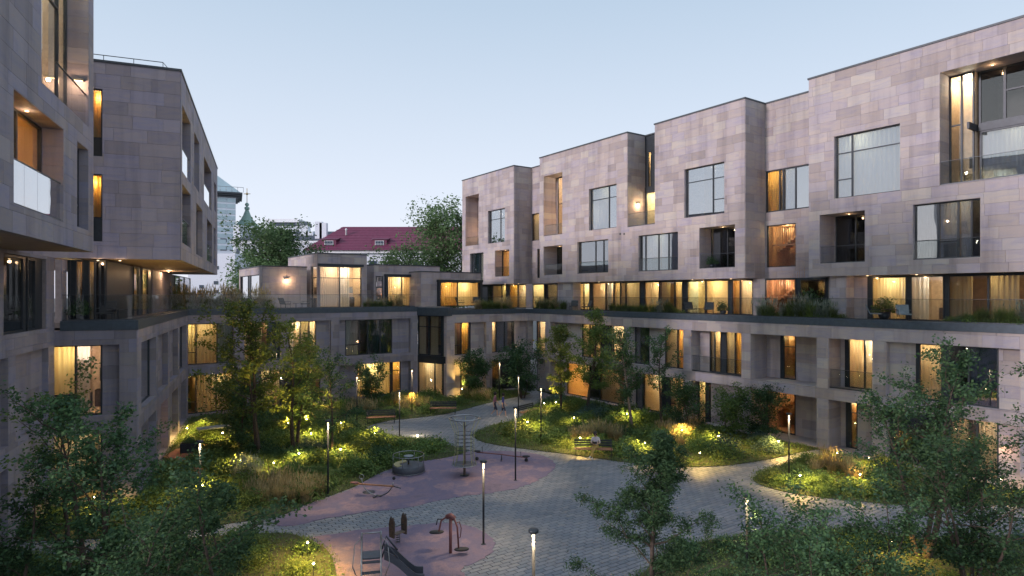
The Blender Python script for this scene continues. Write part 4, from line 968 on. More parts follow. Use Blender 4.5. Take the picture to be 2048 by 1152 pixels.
SHR = {'dark': [shrub_mesh(i, col='leaf_dark') for i in (1, 2, 3)], 'mid': [shrub_mesh(i, col='leaf_mid') for i in (4, 5, 6)], 'light': [shrub_mesh(i, 900, .12, 'leaf_light') for i in (7, 8)], 'blue': [shrub_mesh(9, 1300, .10, 'leaf_blue')]}
GRS = {'dry': [grass_mesh(i, plume=1) for i in (1, 2, 3)], 'green': [grass_mesh(i, 380, col='grass_green', wd=.012) for i in (4, 5)], 'pale': [grass_mesh(6, 260, col='grass_pale', wd=.014, plume=1)]}
FRN = [fern_mesh(1), fern_mesh(2, 'leaf_light')]
rP = random.Random(11)
def plant(name, me, x, y, s, label, cat, group, z=.03, sz=1.):
    o = bpy.data.objects.new(name, me); COL.objects.link(o); o.location = (x, y, z); o.rotation_euler = (0, 0, rP.uniform(0, 6.28)); q = s*rP.uniform(.88, 1.12); o.scale = (q, q, q*sz*rP.uniform(.9, 1.1)); tag(o, label, cat, group); return o
print('veg templates')
# what stands near a plant or garden light, to say which one it is
LM = [('the merry-go-round', 817, 944), ('the climbing tower', 929, 951), ('the red seesaw', 1003, 922), ('the bow seesaw', 755, 995), ('the spring rider', 796, 1086), ('the slide', 740, 1150), ('the left back bench', 762, 847), ('the second back bench', 886, 828),
      ('the bench by the walkers', 1058, 834), ('the occupied bench', 1187, 914), ('the tall open-crowned tree', 520, 915), ('the dense dark tree at left', 482, 897), ('the glowing bushy tree', 612, 860), ('the sparse tree with a thin trunk', 664, 914), ('the lit back window', 742, 812),
      ('the vase-shaped tree', 942, 795), ('the glass bay', 862, 785), ('the corner tree', 1045, 797), ('the tallest courtyard tree', 1172, 822), ('the lit tree pair', 1122, 826), ('the three pale stems', 1268, 859), ('the thin dark tree', 1322, 850), ('the small tree by the stone panels', 1385, 863),
      ('the bushy tree with a lamp glint', 1455, 874), ('the orange stair window', 1540, 872), ('the right lamp post', 1578, 960), ('the stone pillar', 1640, 900), ('the right wing doors', 1420, 850), ('the terracotta patio', 360, 912), ('the left terrace wall', 330, 870), ('the lower patio', 395, 965),
      ('the grasses of the small bed', 1675, 940), ('the big right tree', 1845, 1110), ('the cut-off lamp post at right', 1494, 1180), ('the far right wall', 2000, 975), ('the near left lamp post', 400, 1055), ('the big near left tree', 190, 1250), ('the playground corner at left', 640, 1110), ('the grass edge lamp post', 656, 992),
      ('the ferns', 600, 940), ('the tip of the right bed', 990, 868), ('the solitary conifer-like tree', 1305, 1270), ('the lower right corner', 1990, 1150), ('the middle of the right bed', 1300, 900), ('the lower edge of the right bed', 1400, 925)]
LM = [(n_, gp(a, b_)) for n_, a, b_ in LM]
def near(x, y): return min(LM, key=lambda q: (q[1][0]-x)**2+(q[1][1]-y)**2)[0]
# ================================================================ ground cover (stuff)
def cover(poly, name, dens, rs, leaf, col, hmax=.28, kind='leaf', box=None, edge=.0, clump=1.6):
    P_ = np.array(poly); x0, y0 = P_.min(0); x1, y1 = P_.max(0)
    if box: x0, y0, x1, y1 = max(x0, box[0]), max(y0, box[1]), min(x1, box[2]), min(y1, box[3])
    n = int((x1-x0)*(y1-y0)*dens); Q = np.stack([rs.uniform(x0, x1, n), rs.uniform(y0, y1, n)], 1)
    px = CX+F*Q[:, 0]/Q[:, 1]; Q = Q[(px > -80) & (px < 2130) & (Q[:, 1] > 16)]
    Q = Q[inside(Q, poly)]
    for pt in (patio, patio2): Q = Q[~inside(Q, pt)]
    f_ = np.sin(Q[:, 0]*clump+1.3*np.sin(Q[:, 1]*1.1))*np.sin(Q[:, 1]*clump*.8+1.7*np.sin(Q[:, 0]*.9))
    f2 = np.sin(Q[:, 0]*4.1+2*np.sin(Q[:, 1]*3.3))*np.sin(Q[:, 1]*3.7+1.1)
    ed = edge_dist(Q, poly); hh = hmax*(.35+.4*f_+.25*f2).clip(.08, 1)*np.minimum(1, .35+ed/1.2)
    # thin it where the pattern is low so that clumps and gaps appear
    k = rs.rand(len(Q)) < (.62+.38*f2)*np.minimum(1, .6+ed); Q, hh = Q[k], hh[k]
    if kind == 'leaf':
        P3 = np.concatenate([Q, (.04+hh*rs.uniform(.2, 1, len(Q))**.6)[:, None]], 1); me = leaf_mesh(name, P3, leaf, rs, up=.6)
    else:
        P3 = np.concatenate([Q, np.full((len(Q), 1), .03)], 1); V_, F_, r_ = blades(P3, .07+hh*rs.uniform(.7, 1.2, len(Q)), rs, leaf, .6, .5, 2); me = npmesh(name, V_, F_, r_)
    return tag(link(name, me, col), kind='stuff')
rs = np.random.RandomState(3)
for i, (b_, d1, d2) in enumerate(((bed_L, 170, 150), (bed_R, 190, 170), (bed_R2, 210, 170), (bed_B, 110, 110), (bed_C, 130, 130))):
    cover(b_, 'ground_cover', d1, rs, .085, 'leaf_mid', .46); cover(b_, 'grass', d2, rs, .010, 'grass_green', .20, 'grass', clump=1.1)
    cover(b_, 'ground_cover', d1*.35, rs, .075, 'leaf_light', .34, clump=2.3)
# fallen leaves and litter on paving and play surface
n = 3600; Q = np.stack([rs.uniform(-12, 14, n), rs.uniform(18.5, 50, n)], 1); ed = np.min([edge_dist(Q, b_) for b_ in (bed_L, bed_R, bed_R2, bed_B, bed_C)], 0); ins = np.any([inside(Q, b_) for b_ in (bed_L, bed_R, bed_R2, bed_B, bed_C)], 0)
k = ~ins & inside(Q, yard) & (rs.rand(n) < np.exp(-ed/1.1)*.9+.10); Q = Q[k]; P3 = np.concatenate([Q, np.full((len(Q), 1), .028)], 1)
V_, F_, r_ = leaf_geo(P3, .055, rs, up=4); V_[:, 2] = .022+np.abs(V_[:, 2]-.028)*.35; me = npmesh('fallen_leaves', V_, F_, r_); tag(link('fallen_leaves', me, 'litter'), kind='stuff')
# greenery that spills over the edges of the beds
for b_ in (bed_L, bed_R, bed_R2, bed_B, bed_C):
    P_ = np.array(b_); Q_ = np.roll(P_, -1, 0); L_ = np.linalg.norm(Q_-P_, axis=1); m_ = rs.choice(len(P_), int(L_.sum()*60), p=L_/L_.sum()); t_ = rs.rand(len(m_))[:, None]
    E_ = P_[m_]*(1-t_)+Q_[m_]*t_+rs.normal(size=(len(m_), 2))*.10*(1+np.sin(P_[m_]*3).sum(1)[:, None]*.5); px = CX+F*E_[:, 0]/E_[:, 1]; E_ = E_[(px > -60) & (px < 2110) & (E_[:, 1] > 17)]
    P3 = np.concatenate([E_, rs.uniform(.02, .14, (len(E_), 1))], 1); h_ = len(P3)//2
    tag(link('ground_cover', leaf_mesh('ground_cover', P3[:h_], .075, rs, up=.6), 'leaf_mid'), kind='stuff')
    P4 = P3[h_:].copy(); P4[:, 2] = .01; V_, F_, r_ = blades(P4, rs.uniform(.08, .22, len(P4)), rs, .010, .7, .5, 2); tag(link('grass', npmesh('grass', V_, F_, r_), 'grass_green'), kind='stuff')
# ================================================================ shrubs
NG = {'dark': 'dark green', 'mid': 'green', 'light': 'yellowish green', 'blue': 'bluish green'}
def scatter(poly, n, kinds, smin, smax, where, edge, seed, box=None):
    r_ = np.random.RandomState(seed); P_ = np.array(poly); x0, y0 = P_.min(0); x1, y1 = P_.max(0)
    if box: x0, y0, x1, y1 = max(x0, box[0]), max(y0, box[1]), min(x1, box[2]), min(y1, box[3])
    out = []; tries = 0
    while len(out) < n and tries < 60:
        tries += 1; Q = np.stack([r_.uniform(x0, x1, 200), r_.uniform(y0, y1, 200)], 1); px = CX+F*Q[:, 0]/Q[:, 1]
        Q = Q[inside(Q, poly) & (edge_dist(Q, poly) > edge) & (px > -40) & (px < 2100) & (Q[:, 1] > 16.5)]
        for q in Q:
            if inside(q[None], patio)[0] or inside(q[None], patio2)[0]: continue
            if all((q[0]-o[0])**2+(q[1]-o[1])**2 > (smin*1.1)**2 for o in out):
                out.append(tuple(q))
                if len(out) >= n: break
    for q in out:
        k = kinds[r_.randint(len(kinds))]; s = r_.uniform(smin, smax)
        plant('shrub', SHR[k][r_.randint(len(SHR[k]))], q[0], q[1], s, f'{"big" if s > smin+.6*(smax-smin) else "low"} rounded {NG[k]} shrub near {near(*q)}', 'shrub', f'{NG[k]} shrubs near {near(*q)}')
scatter(bed_L, 82, ['dark', 'mid', 'mid', 'light', 'mid'], .6, 1.2, 'the left planting bed', .55, 1, (-21, 22, -4, 40))
scatter(bed_L, 44, ['dark', 'mid', 'mid', 'light'], .55, 1.05, 'the strip before the back wing', .7, 2, (-20, 40, 2, 56))
scatter(bed_R, 76, ['mid', 'dark', 'mid', 'light', 'blue'], .55, 1.15, 'the right planting bed', .9, 3)
scatter(bed_R2, 30, ['mid', 'mid', 'light', 'light', 'dark'], .5, .9, 'the small bed by the right pillar', .45, 4)
scatter(bed_B, 26, ['dark', 'dark', 'mid', 'blue'], .5, 1.0, 'the near right bed', .5, 5, (3, 16, 20, 24))
scatter(bed_C, 26, ['dark', 'mid', 'light'], .4, .8, 'the near left bed', .5, 6)
def at_px(l, fn):
    for q in l: x, y = gp(q[0], q[1]); fn(x, y, *q[2:])
# ornamental grasses, ferns
def gr(k, where, s0=.9):
    nm = {'dry': 'straw-coloured', 'green': 'green', 'pale': 'pale feathery'}[k]
    return lambda x, y, s=s0: plant('ornamental_grass', GRS[k][rP.randrange(len(GRS[k]))], x, y, s, f'{nm} clump of ornamental grass {where}', 'ornamental grass', f'{nm} grasses {where}')
at_px([(1148, 882), (1166, 880), (1184, 878), (1202, 876), (1220, 878), (1176, 886, .7), (1236, 884, .8)], gr('dry', 'behind the occupied bench'))
at_px([(1320, 872), (1338, 870), (1355, 876), (1372, 882), (1346, 886), (1385, 872, 1.1), (1362, 894, .8)], gr('dry', 'before the dark shrubs of the right wing'))
at_px([(1640, 940, .8), (1655, 935), (1670, 940), (1686, 948), (1700, 957), (1664, 950), (1712, 966, .8), (1628, 952, .7)], gr('dry', 'in the small bed by the pillar'))
at_px([(792, 812), (806, 815), (822, 812), (836, 818), (852, 820), (812, 824, .8)], gr('dry', 'by the lamp post before the back wing'))
at_px([(714, 824), (730, 826), (746, 828), (700, 832)], gr('dry', 'beside the left bench', .95))
at_px([(520, 990), (545, 984), (570, 980), (596, 984), (618, 990), (640, 992, .8), (556, 1004), (584, 1008), (610, 1006, .8), (530, 1008, .8), (500, 1002, .8)], gr('dry', 'along the left edge of the playground', .85))
at_px([(932, 798), (948, 800), (962, 798), (974, 800)], gr('dry', 'under the small lit tree', .8))
at_px([(500, 956), (512, 960), (476, 962), (490, 950)], gr('pale', 'among the ferns of the left bed', .85))
at_px([(470, 1010), (440, 1000), (600, 960), (660, 940), (700, 935), (640, 930), (720, 945)], gr('green', 'in the left planting bed', .7))
at_px([(1010, 872), (1040, 878), (1080, 885), (1000, 862), (1100, 870)], gr('green', 'at the tip of the right planting bed', .6))
for l in [(548, 948), (575, 940), (600, 930), (625, 938), (560, 925), (598, 952), (530, 935), (650, 925), (668, 945), (640, 958), (615, 912), (580, 905)]:
    x, y = gp(*l); plant('fern', FRN[rP.randrange(2)], x, y, rP.uniform(.8, 1.15), f'arching fern near {near(x, y)}', 'fern', 'ferns of the left bed')
for l in [(600, 892), (620, 898), (645, 905), (612, 908)]:
    x, y = gp(*l); plant('shrub', SHR['blue'][0], x, y, .75, 'low blue-green juniper-like shrub beside the ferns', 'shrub', 'blue-green shrubs beside the ferns')
# ================================================================ trees
def tp(px, Y): return ((px-CX)/F*Y, Y)
def ht(py, Y): return H-(py-HZ)*Y/F
TR = [  # label, px, Y, top py, radius, kwargs
 ('large dark leafy tree at the near left corner, hiding the lower bay window', 190, 16.0, 785, 2.1, dict(base=.12, stems=3, n=11000, leaf=.12, col='leaf_dark', shape='oval', sig=.17)),
 ('dark tree at the extreme lower left edge, by the wall', 30, 15.0, 960, 1.5, dict(base=.1, stems=2, n=5500, leaf=.11, col='leaf_dark', sig=.17)),
 ('tall thin leafy sapling rising before the curtained bay window at left', 135, 18.5, 800, 1.1, dict(base=.3, stems=1, n=3000, leaf=.12, col='leaf_mid', sig=.14)),
 ('dark bushy tree between the near left lamp post and the slide', 455, 14.8, 935, 1.75, dict(base=.1, stems=2, n=8500, leaf=.11, col='leaf_dark', sig=.16)),
 ('small dark tree below the big left tree, at the bottom edge', 250, 13.6, 1010, 1.9, dict(base=.1, stems=3, n=6500, leaf=.10, col='leaf_dark', sig=.18)),
 ('dark conifer-like tree standing alone before the paving, right of centre', 1310, 15.6, 846, 2.5, dict(base=.06, stems=1, n=30000, leaf=.10, col='leaf_dark', shape='cone', sig=.13, curve=.5, ratio=.35)),
 ('wide dark bush-like tree at the bottom, right of the cut-off lamp post', 1590, 15.4, 1030, 1.9, dict(base=.08, stems=4, n=9000, leaf=.10, col='leaf_dark', sig=.2)),
 ('dark bush-like tree at the bottom, just left of the big right tree', 1745, 15.6, 1010, 1.5, dict(base=.08, stems=3, n=6000, leaf=.10, col='leaf_dark', sig=.19)),
 ('tall dark tree in front of the right pillars, the biggest on the right', 1845, 20.4, 718, 2.15, dict(base=.28, stems=3, n=11500, leaf=.125, col='leaf_dark', sig=.17)),
 ('low spreading multi-stemmed dark tree at the lower right corner', 1945, 17.6, 905, 2.4, dict(base=.25, stems=5, n=10000, leaf=.115, col='leaf_dark', sig=.19, shape='wide')),
 ('tall open-crowned tree before the back wing, left of the playground', 520, 33.0, 600, 2.5, dict(base=.3, stems=2, n=6400, leaf=.15, col='leaf_light', sig=.19)),
 ('slim two-stemmed tree with sunny green leaves right beside the tall open-crowned one', 590, 34.5, 640, 1.7, dict(base=.3, stems=2, n=3800, leaf=.14, col='leaf_light', sig=.18)),
 ('dense dark rounded tree before the lit ground-floor curtains at left', 482, 35.0, 752, 2.0, dict(base=.1, stems=3, n=7500, leaf=.13, col='leaf_dark', sig=.24)),
 ('bushy tree glowing yellow-green from a spotlight beneath it', 612, 39.5, 700, 1.25, dict(base=.12, stems=2, n=4800, leaf=.15, col='leaf_light', sig=.22)),
 ('sparse grey-leaved tree with a thin dark trunk near the left path lamp', 664, 33.0, 727, 1.45, dict(base=.25, stems=1, n=3000, leaf=.11, col='leaf_dark', sig=.16)),
 ('short round tree before the lit window of the back wing', 742, 48.5, 735, 1.35, dict(base=.2, stems=3, n=3500, leaf=.14, col='leaf_dark', sig=.2, shape='wide')),
 ('small vase-shaped tree lit from below near the glass bay', 942, 52.0, 717, 1.75, dict(base=.25, stems=4, n=5200, leaf=.15, col='leaf_dark', sig=.22, shape='wide')),
 ('broad dark small tree at the inner corner of the courtyard', 1045, 51.5, 702, 2.0, dict(base=.2, stems=4, n=5600, leaf=.16, col='leaf_dark', sig=.24, shape='wide')),
 ('tall light-leaved tree by the corner, left one of the pair lit from below', 1122, 45.2, 650, 1.35, dict(base=.25, stems=1, n=4600, leaf=.14, col='leaf_light', sig=.2, bark='bark')),
 ('tallest courtyard tree before the right wing, right one of the lit pair', 1172, 45.8, 613, 1.8, dict(base=.25, stems=2, n=6200, leaf=.145, col='leaf_mid', sig=.2)),
 ('tall tree with three pale stems in front of the right wing windows', 1268, 39.6, 652, 1.45, dict(base=.3, stems=3, n=5400, leaf=.12, col='leaf_dark', sig=.17, bark='bark_light')),
 ('thin dark tree just right of the pale-stemmed one', 1322, 41.0, 668, 1.1, dict(base=.35, stems=1, n=2400, leaf=.12, col='leaf_dark', sig=.15)),
 ('bushy dark small tree right of the three pale stems, before the stone panels', 1385, 39.0, 770, 1.5, dict(base=.12, stems=3, n=4800, leaf=.12, col='leaf_dark', sig=.22)),
 ('bushy tree with a lamp glint in it, left of the orange stair window', 1455, 37.5, 782, 1.35, dict(base=.12, stems=3, n=4600, leaf=.12, col='leaf_mid', sig=.2)),
 ('dark bushy tree directly before the orange ground-floor stair window', 1520, 37.0, 778, 1.35, dict(base=.12, stems=3, n=4600, leaf=.12, col='leaf_dark', sig=.2)),
 ('rounded green tree beyond the back wing, behind the lowest pavilion', 545, 76.0, 446, 5.2, dict(base=.3, stems=4, n=17000, leaf=.34, col='leaf_far', sig=.62, shape='wide')),
 ('smaller green tree beyond the terrace grasses, at the far left of the back', 505, 70.0, 505, 3.6, dict(base=.2, stems=3, n=6000, leaf=.30, col='leaf_far', sig=.6, shape='wide')),
 ('tall dark green tree beyond the roofs, against the first stone block', 893, 80.0, 393, 4.3, dict(base=.2, stems=4, n=14000, leaf=.33, col='leaf_far', sig=.65, shape='wide')),
 ('green tree before the red roof, left of the tall one', 812, 76.0, 486, 3.7, dict(base=.2, stems=4, n=10000, leaf=.32, col='leaf_far', sig=.65, shape='wide')),
]
for i, (lb, px, Y, tpy, r_, kw) in enumerate(TR):
    x, y = tp(px, Y); r_ *= 1.2; kw['n'] = int(kw['n']*(1.05 if Y < 22 else 1.15)); kw['leaf'] *= (.82 if Y < 22 else 1); kw['sig'] *= (.72 if Y < 22 else .8); tree(lb, x, y, ht(tpy, Y)*(.94 if Y < 60 else .9), r_, seed=40+i, **kw)
# ================================================================ terrace planting
def terrace_row(sfc, s0, s1, w_, z, step, kinds, where, sc0):
    sc0 *= 1.35; step *= .72
    s = s0
    while s < s1:
        x, y = sfc.W(s, w_+rP.uniform(-.12, .12)); k = kinds[rP.randrange(len(kinds))]
        if k in GRS:
            nm = {'dry': 'straw-coloured', 'green': 'green', 'pale': 'pale feathery'}[k]
            plant('ornamental_grass', GRS[k][rP.randrange(len(GRS[k]))], x, y, sc0*rP.uniform(.75, 1.15), f'{nm} grass tuft in the terrace planter {where}', 'ornamental grass', f'{nm} tufts {where}', z)
        else: plant('terrace_plant', SHR[k][rP.randrange(len(SHR[k]))], x, y, sc0*.45*rP.uniform(.8, 1.2), f'{NG[k]} bushy plant in the terrace planter {where}', 'plant', f'{NG[k]} bushy plants {where}', z)
        s += step*rP.uniform(.7, 1.3)
terrace_row(SF_BL, SF_BL.S(368), SF_BL.S(545), .75, 7.42, .3, ['dry', 'green', 'green', 'mid'], 'left of the lowest pavilion', .9)
terrace_row(SF_BL, SF_BL.S(366), SF_BL.S(500), 1.3, 7.42, .3, ['dark', 'green', 'mid'], 'left of the lowest pavilion', 1.35)
terrace_row(SF_BL, SF_BL.S(366), SF_BL.S(530), 1.0, 7.42, .3, ['dark', 'dry', 'mid'], 'left of the lowest pavilion', 1.15)
terrace_row(SF_BL, SF_BL.S(738), SF_BL.S(812), .8, 7.42, .3, ['dry', 'green', 'mid'], 'before the boxed window', .7)
terrace_row(SF_BR, SF_BR.S(964), -1.0, .8, 7.18, .35, ['dry', 'green', 'mid'], 'by the courtyard corner', .75)
terrace_row(SF_RL, SF_RL.S(1062), SF_RL.S(1116), .7, 7.18, .35, ['green', 'light', 'green', 'dry'], 'by the courtyard corner', .75)
terrace_row(SF_RL, SF_RL.S(1212), SF_RL.S(1352), .7, 7.18, .42, ['green', 'light', 'green', 'pale'], 'before the middle of the right wing', .65)
terrace_row(SF_RL, SF_RL.S(1508), SF_RL.S(1668), .7, 7.18, .26, ['mid', 'green', 'pale', 'green', 'light'], 'beside the stone pier', .78)
terrace_row(SF_RL, SF_RL.S(1896), SF_RL.S(2090), .7, 7.18, .26, ['mid', 'green', 'pale', 'green', 'blue', 'light'], 'at the right edge of the terrace', .8)
# ================================================================ lamp posts
def lamp_post(label, px, py_top, py_base=None, h=3.2, power=270):
    Y = F*H/(py_base-HZ) if py_base else F*(H-h)/(py_top-HZ)
    x, y = tp(px, Y); h = H-(py_top-HZ)*Y/F
    T = Th('lamp_post', label, 'lamp post', x, y, 0, rad(20), 'slim dark courtyard lamp posts')
    MB().tube([(0, 0, 0), (0, 0, h-.252)], .036, 12).build('pole', 'pole_paint', T)
    MB().lathe((0, 0, 0), [(.09, 0), (.09, .025), (.05, .04)], 14).build('base_plate', 'metal_dark', T)
    o = MB().lathe((0, 0, h-.09), [(.10, 0), (.12, .02), (.12, .075), (.10, .09)], 18).build('lamp_head', 'metal_dark', T)
    m = MB(); m.tube([(0, 0, h-.25), (0, 0, h-.095)], .03, 10); m.build('light_tube', 'glow_lamp', T)
    lamp('post_light', (0, 0, h-.14), power, (1, .74, .42), T, .06, 'SPOT', 100)
    return T
LP = [('lamp post at the left, before the terracotta patio', 400, 881, None), ('lamp post at the tip of the straw-coloured grasses left of the playground', 656, 840, 992),
      ('thin lamp post behind the left bench, before the lit window', 714, 751, 850), ('lamp post between the two benches of the back path', 799, 781, 874), ('farthest left lamp post, among lit grasses right of the window', 824, 737, 826),
      ('lamp post at the right end of the upper play surface', 1031, 813, 961), ('lamp post standing in the grass right of the red seesaw', 1082, 773, 887), ('lamp post behind the climbing tower, on the path', 1037, 751, 843),
      ('far lamp post behind the walkers, before the corner tree', 999, 723, 800), ('lamp post in the middle of the paving, on the lower play surface edge', 967, 920, 1089), ('lamp post cut off by the bottom edge, centre', 1067, 1058, None),
      ('lamp post before the stone pillar at right', 1578, 826, 960), ('lamp post cut off by the bottom edge, among the dark trees', 1494, 988, None)]
for q in LP: lamp_post(*q[:4], **({'h': 3.1} if q[3] is None else {}))
# ================================================================ garden spotlights
UPL = ('under the', 'in the tallest', 'before the lit tree')
def spot(px, py, where, power=9, z=.65, col=(1, .62, .15)):
    x, y = gp(px, py, z); T = Th('garden_light', f'small bright garden light on a stake {where}', 'garden light', x, y, 0, 0, f'garden lights {where}')
    MB().tube([(0, 0, 0), (0, 0, z-.03)], .011, 6).build('stake', 'metal_dark', T)
    MB().lathe((0, 0, z+.012), [(.055, 0), (.06, .012), (.02, .03)], 12).build('cap', 'metal_dark', T)
    MB().sph((0, 0, z-.01), .034, 6).build('bulb', 'glow_spot', T)
    if where.startswith(UPL): lamp('stake_light', (0, 0, z+.08), power*75, col, T, .05, 'SPOT', 100, (rad(180), 0, 0)); lamp('stake_light', (0, 0, z+.35), power*16, col, T, .05, 'SPOT', 140)
    else: lamp('stake_light', (0, 0, z+.45), power*30, col, T, .05, 'SPOT', 156)
for px, py, wh, pw_ in ((374, 856, 'by the left terrace wall', 9), (409, 838, 'before the left curtained windows', 9), (445, 865, 'right of the patio', 9), (481, 920, 'between the patio and the ferns', 8), (405, 970, 'by the near left lamp post', 11),
      (190, 993, 'among the near left trees', 9), (622, 866, 'behind the ferns', 7), (682, 845, 'under the glowing bushy tree', 9), (681, 898, 'above the left playground edge', 10), (750, 866, 'at the head of the paved path', 7),
      (640, 797, 'before the back wing windows', 9), (612, 842, 'under the glowing bushy tree', 12), (576, 845, 'under the tall open-crowned tree', 8), (827, 794, 'among the back grasses', 10), (924, 777, 'under the small vase-shaped tree', 5), (598, 906, 'under the slim two-stemmed tree', 15), (548, 925, 'under the tall open-crowned tree', 9), (1088, 806, 'before the lit tree pair', 8), (1112, 804, 'before the lit tree pair', 11), (1055, 843, 'behind the tip of the right bed', 13),
      (1160, 875, 'behind the occupied bench', 11), (1181, 771, 'in the tallest courtyard tree', 9), (1148, 835, 'under the tallest courtyard tree', 11), (1254, 827, 'by the three pale stems', 11), (1364, 860, 'in the straw-coloured grasses', 12), (1437, 871, 'among the low shrubs of the right bed', 9),
      (1450, 801, 'in the bushy tree before the stair window', 6), (1555, 812, 'in front of the orange stair window', 7), (1557, 882, 'beside the right lamp post', 12), (1290, 885, 'behind the solitary conifer-like tree', 8), (1400, 905, 'at the edge of the right bed', 6), (1675, 905, 'above the grasses of the small bed', 12), (1737, 915, 'right of the grasses of the small bed', 10),
      (1600, 950, 'in the low cover of the small bed', 8), (1720, 948, 'right of the grasses of the small bed', 9), (2010, 905, 'by the far right stone wall', 2.5), (2003, 958, 'by the far right stone wall', 3), (615, 1084, 'at the near left playground corner', 5.5), (627, 1126, 'at the near left playground corner', 6), (1783, 1082, 'among the near right trees', 6)):
    spot(px, py, wh, pw_)
def floor_light(px, py, lb):
    x, y = gp(px, py); T = Th('ground_light', lb, 'ground light', x, y, 0.0); MB().lathe((0, 0, .004), [(.07, 0), (.07, .02)], 14).build('rim', 'steel_dark', T); MB().lathe((0, 0, .025), [(.045, 0), (.045, .02), (.02, .035)], 12).build('lens', 'glow_spot', T); lamp('paving_light', (0, 0, .16), 16, (1, .8, .5), T, .04)
floor_light(835, 872, 'bright light set in the paved path above the merry-go-round')
# ================================================================ benches
def bench(label, px, py, ang, L=1.9, wood='bench_wood'):
    x, y = gp(px, py); T = Th('park_bench', label, 'bench', x, y, 0, rad(ang), 'courtyard benches')
    for i in range(5): MB().box(None, -L/2, L/2, -.24+.098*i, -.16+.098*i, .42, .455).build('seat_slat', wood, T)
    for i in range(3): MB().box(None, -L/2, L/2, .27+.02*i, .295+.02*i, .52+.12*i, .61+.12*i).build('back_slat', 'metal_dark', T)
    for s in (-1, 1):
        m = MB(); a = s*(L/2-.08)
        m.tube([(a, -.22, 0), (a, -.22, .41), (a, .24, .41), (a, .35, .88)], .018, 6); m.tube([(a, .24, 0), (a, .24, .41)], .018, 6); m.tube([(a, -.22, .41), (a, -.22, .62), (a, .28, .62)], .014, 6); m.build('leg', 'metal_dark', T)
    return T
bench('empty bench with reddish seat left of the back path, tilted to the path', 762, 847, 14); bench('empty bench with reddish seat facing the path before the back bushes', 886, 828, 2); bench('dark-backed bench by the path, right of the walkers', 1058, 834, 52)
bench('bench on which the reading woman sits', 1187, 914, -4, 2.0)
# ================================================================ play equipment
x, y = gp(817, 944); T = Th('merry_go_round', 'round merry-go-round with a dark skirt and a thin hand rail ring', 'merry-go-round', x, y)
MB().lathe((0, 0, .03), [(.76, 0), (.78, .02), (.76, .32), (.70, .34)], 40).build('skirt', 'plastic_grey', T); MB().ring((0, 0, .06), .785, .014, 40).build('rim', 'steel', T)
MB().ring((0, 0, .84), .74, .017, 40).build('hand_rail', 'steel', T)
for k in range(6):
    a = k*math.pi/3+.3; MB().tube([(.74*math.cos(a), .74*math.sin(a), .36), (.74*math.cos(a),   .74*math.sin(a), .84)], .014, 6).build('rail_post', 'steel', T)
MB().tube([(0, 0, .35), (0, 0, .76)], .04, 10).build('centre_post', 'steel_dark', T); MB().lathe((0, 0, .76), [(.22, 0), (.24, .015), (.22, .035)], 24).build('wheel', 'cushion', T)
m = MB()
for k in range(12):
    a0 = rad(110+k*10); a1 = rad(120+k*10); m.add([(r_*math.cos(a), r_*math.sin(a), zz) for zz in (.37, .41) for r_, a in ((.42, a0), (.70, a0), (.70, a1), (.42, a1))], [(3, 2, 1, 0), (4, 5, 6, 7), (0, 1, 5, 4), (1, 2, 6, 5), (2, 3, 7, 6), (3, 0, 4, 7)])
m.build('seat_ring', 'cushion_yellow', T)
x, y = gp(929, 951); T = Th('climbing_tower', 'rotating climbing tower: wooden post, rope net and a steel ring on top', 'climbing frame', x, y)
MB().lathe((0, 0, 0), [(.22, .018), (.2, .04)], 20).build('base_plate', 'steel_dark', T); MB().tube([(0, 0, .03), (0, 0, 2.3)], .062, 14, .055).build('post', 'bark_light', T)
MB().lathe((0, 0, .52), [(.56, 0), (.58, .02), (.56, .04)], 40).build('platform', 'plastic_grey', T); MB().ring((0, 0, .54), .585, .018, 40).build('platform_rim', 'steel', T)
MB().ring((0, 0, 2.72), .74, .036, 44, 8).build('top_ring', 'steel', T)
for k in range(3): a = k*2.094+.6; MB().tube([(.0, 0, 2.28), (.74*math.cos(a), .74*math.sin(a), 2.72)], .032, 8).build('ring_arm', 'steel', T)
for k in range(8):
    a = k*math.pi/4; MB().tube([(.73*math.cos(a), .73*math.sin(a), 2.7), (.45*math.cos(a), .45*math.sin(a), 2.0), (.45*math.cos(a), .45*math.sin(a), 1.1), (.55*math.cos(a), .55*math.sin(a), .56)], .013, 5).build('net_rope', 'rope', T)
for zz in (1.1, 1.28, 1.46, 1.64, 1.82, 2.0): MB().ring((0, 0, zz), .45, .013, 24, 5).build('net_ring', 'steel_dark', T)
x, y = gp(1003, 922); T = Th('seesaw', 'long low seesaw with a thin dark red beam and a seat at its left end', 'seesaw', x, y, 0, rad(-6))
MB().tube([(-1.3, 0, .42), (-.6, 0, .38), (0, 0, .34), (.7, 0, .26), (1.35, 0, .22)], .032, 8).build('beam', 'red_paint', T)
m = MB(); m.tube([(0, -.16, 0), (0, 0, .34)], .025, 6); m.tube([(0, .16, 0), (0, 0, .34)], .025, 6); m.build('pivot', 'steel_dark', T)
for s, zz in ((-1, .42), (1, .22)):
    MB().lathe((s*1.28, 0, zz+.04), [(.17, 0), (.19, .02), (.15, .05)], 18, 1.1, .8).build('seat', 'rubber_black', T); MB().tube([(s*1.0, -.16, zz+.27), (s*1.0, 0, zz+.29), (s*1.0, .16, zz+.27)], .014, 6).build('handle', 'steel_dark', T)
    MB().tube([(s*1.0, 0, zz), (s*1.0, 0, zz+.29)], .014, 6).build('handle_post', 'steel_dark', T); MB().tube([(s*1.28, -.04, .09), (s*1.28, .04, .09)], .09, 14).build('bumper', 'rubber_black', T)
x, y = gp(755, 995); T = Th('rocking_seesaw', 'seesaw hung in a curved steel bow with curled ends and a wooden beam', 'seesaw', x, y, 0, rad(-12))
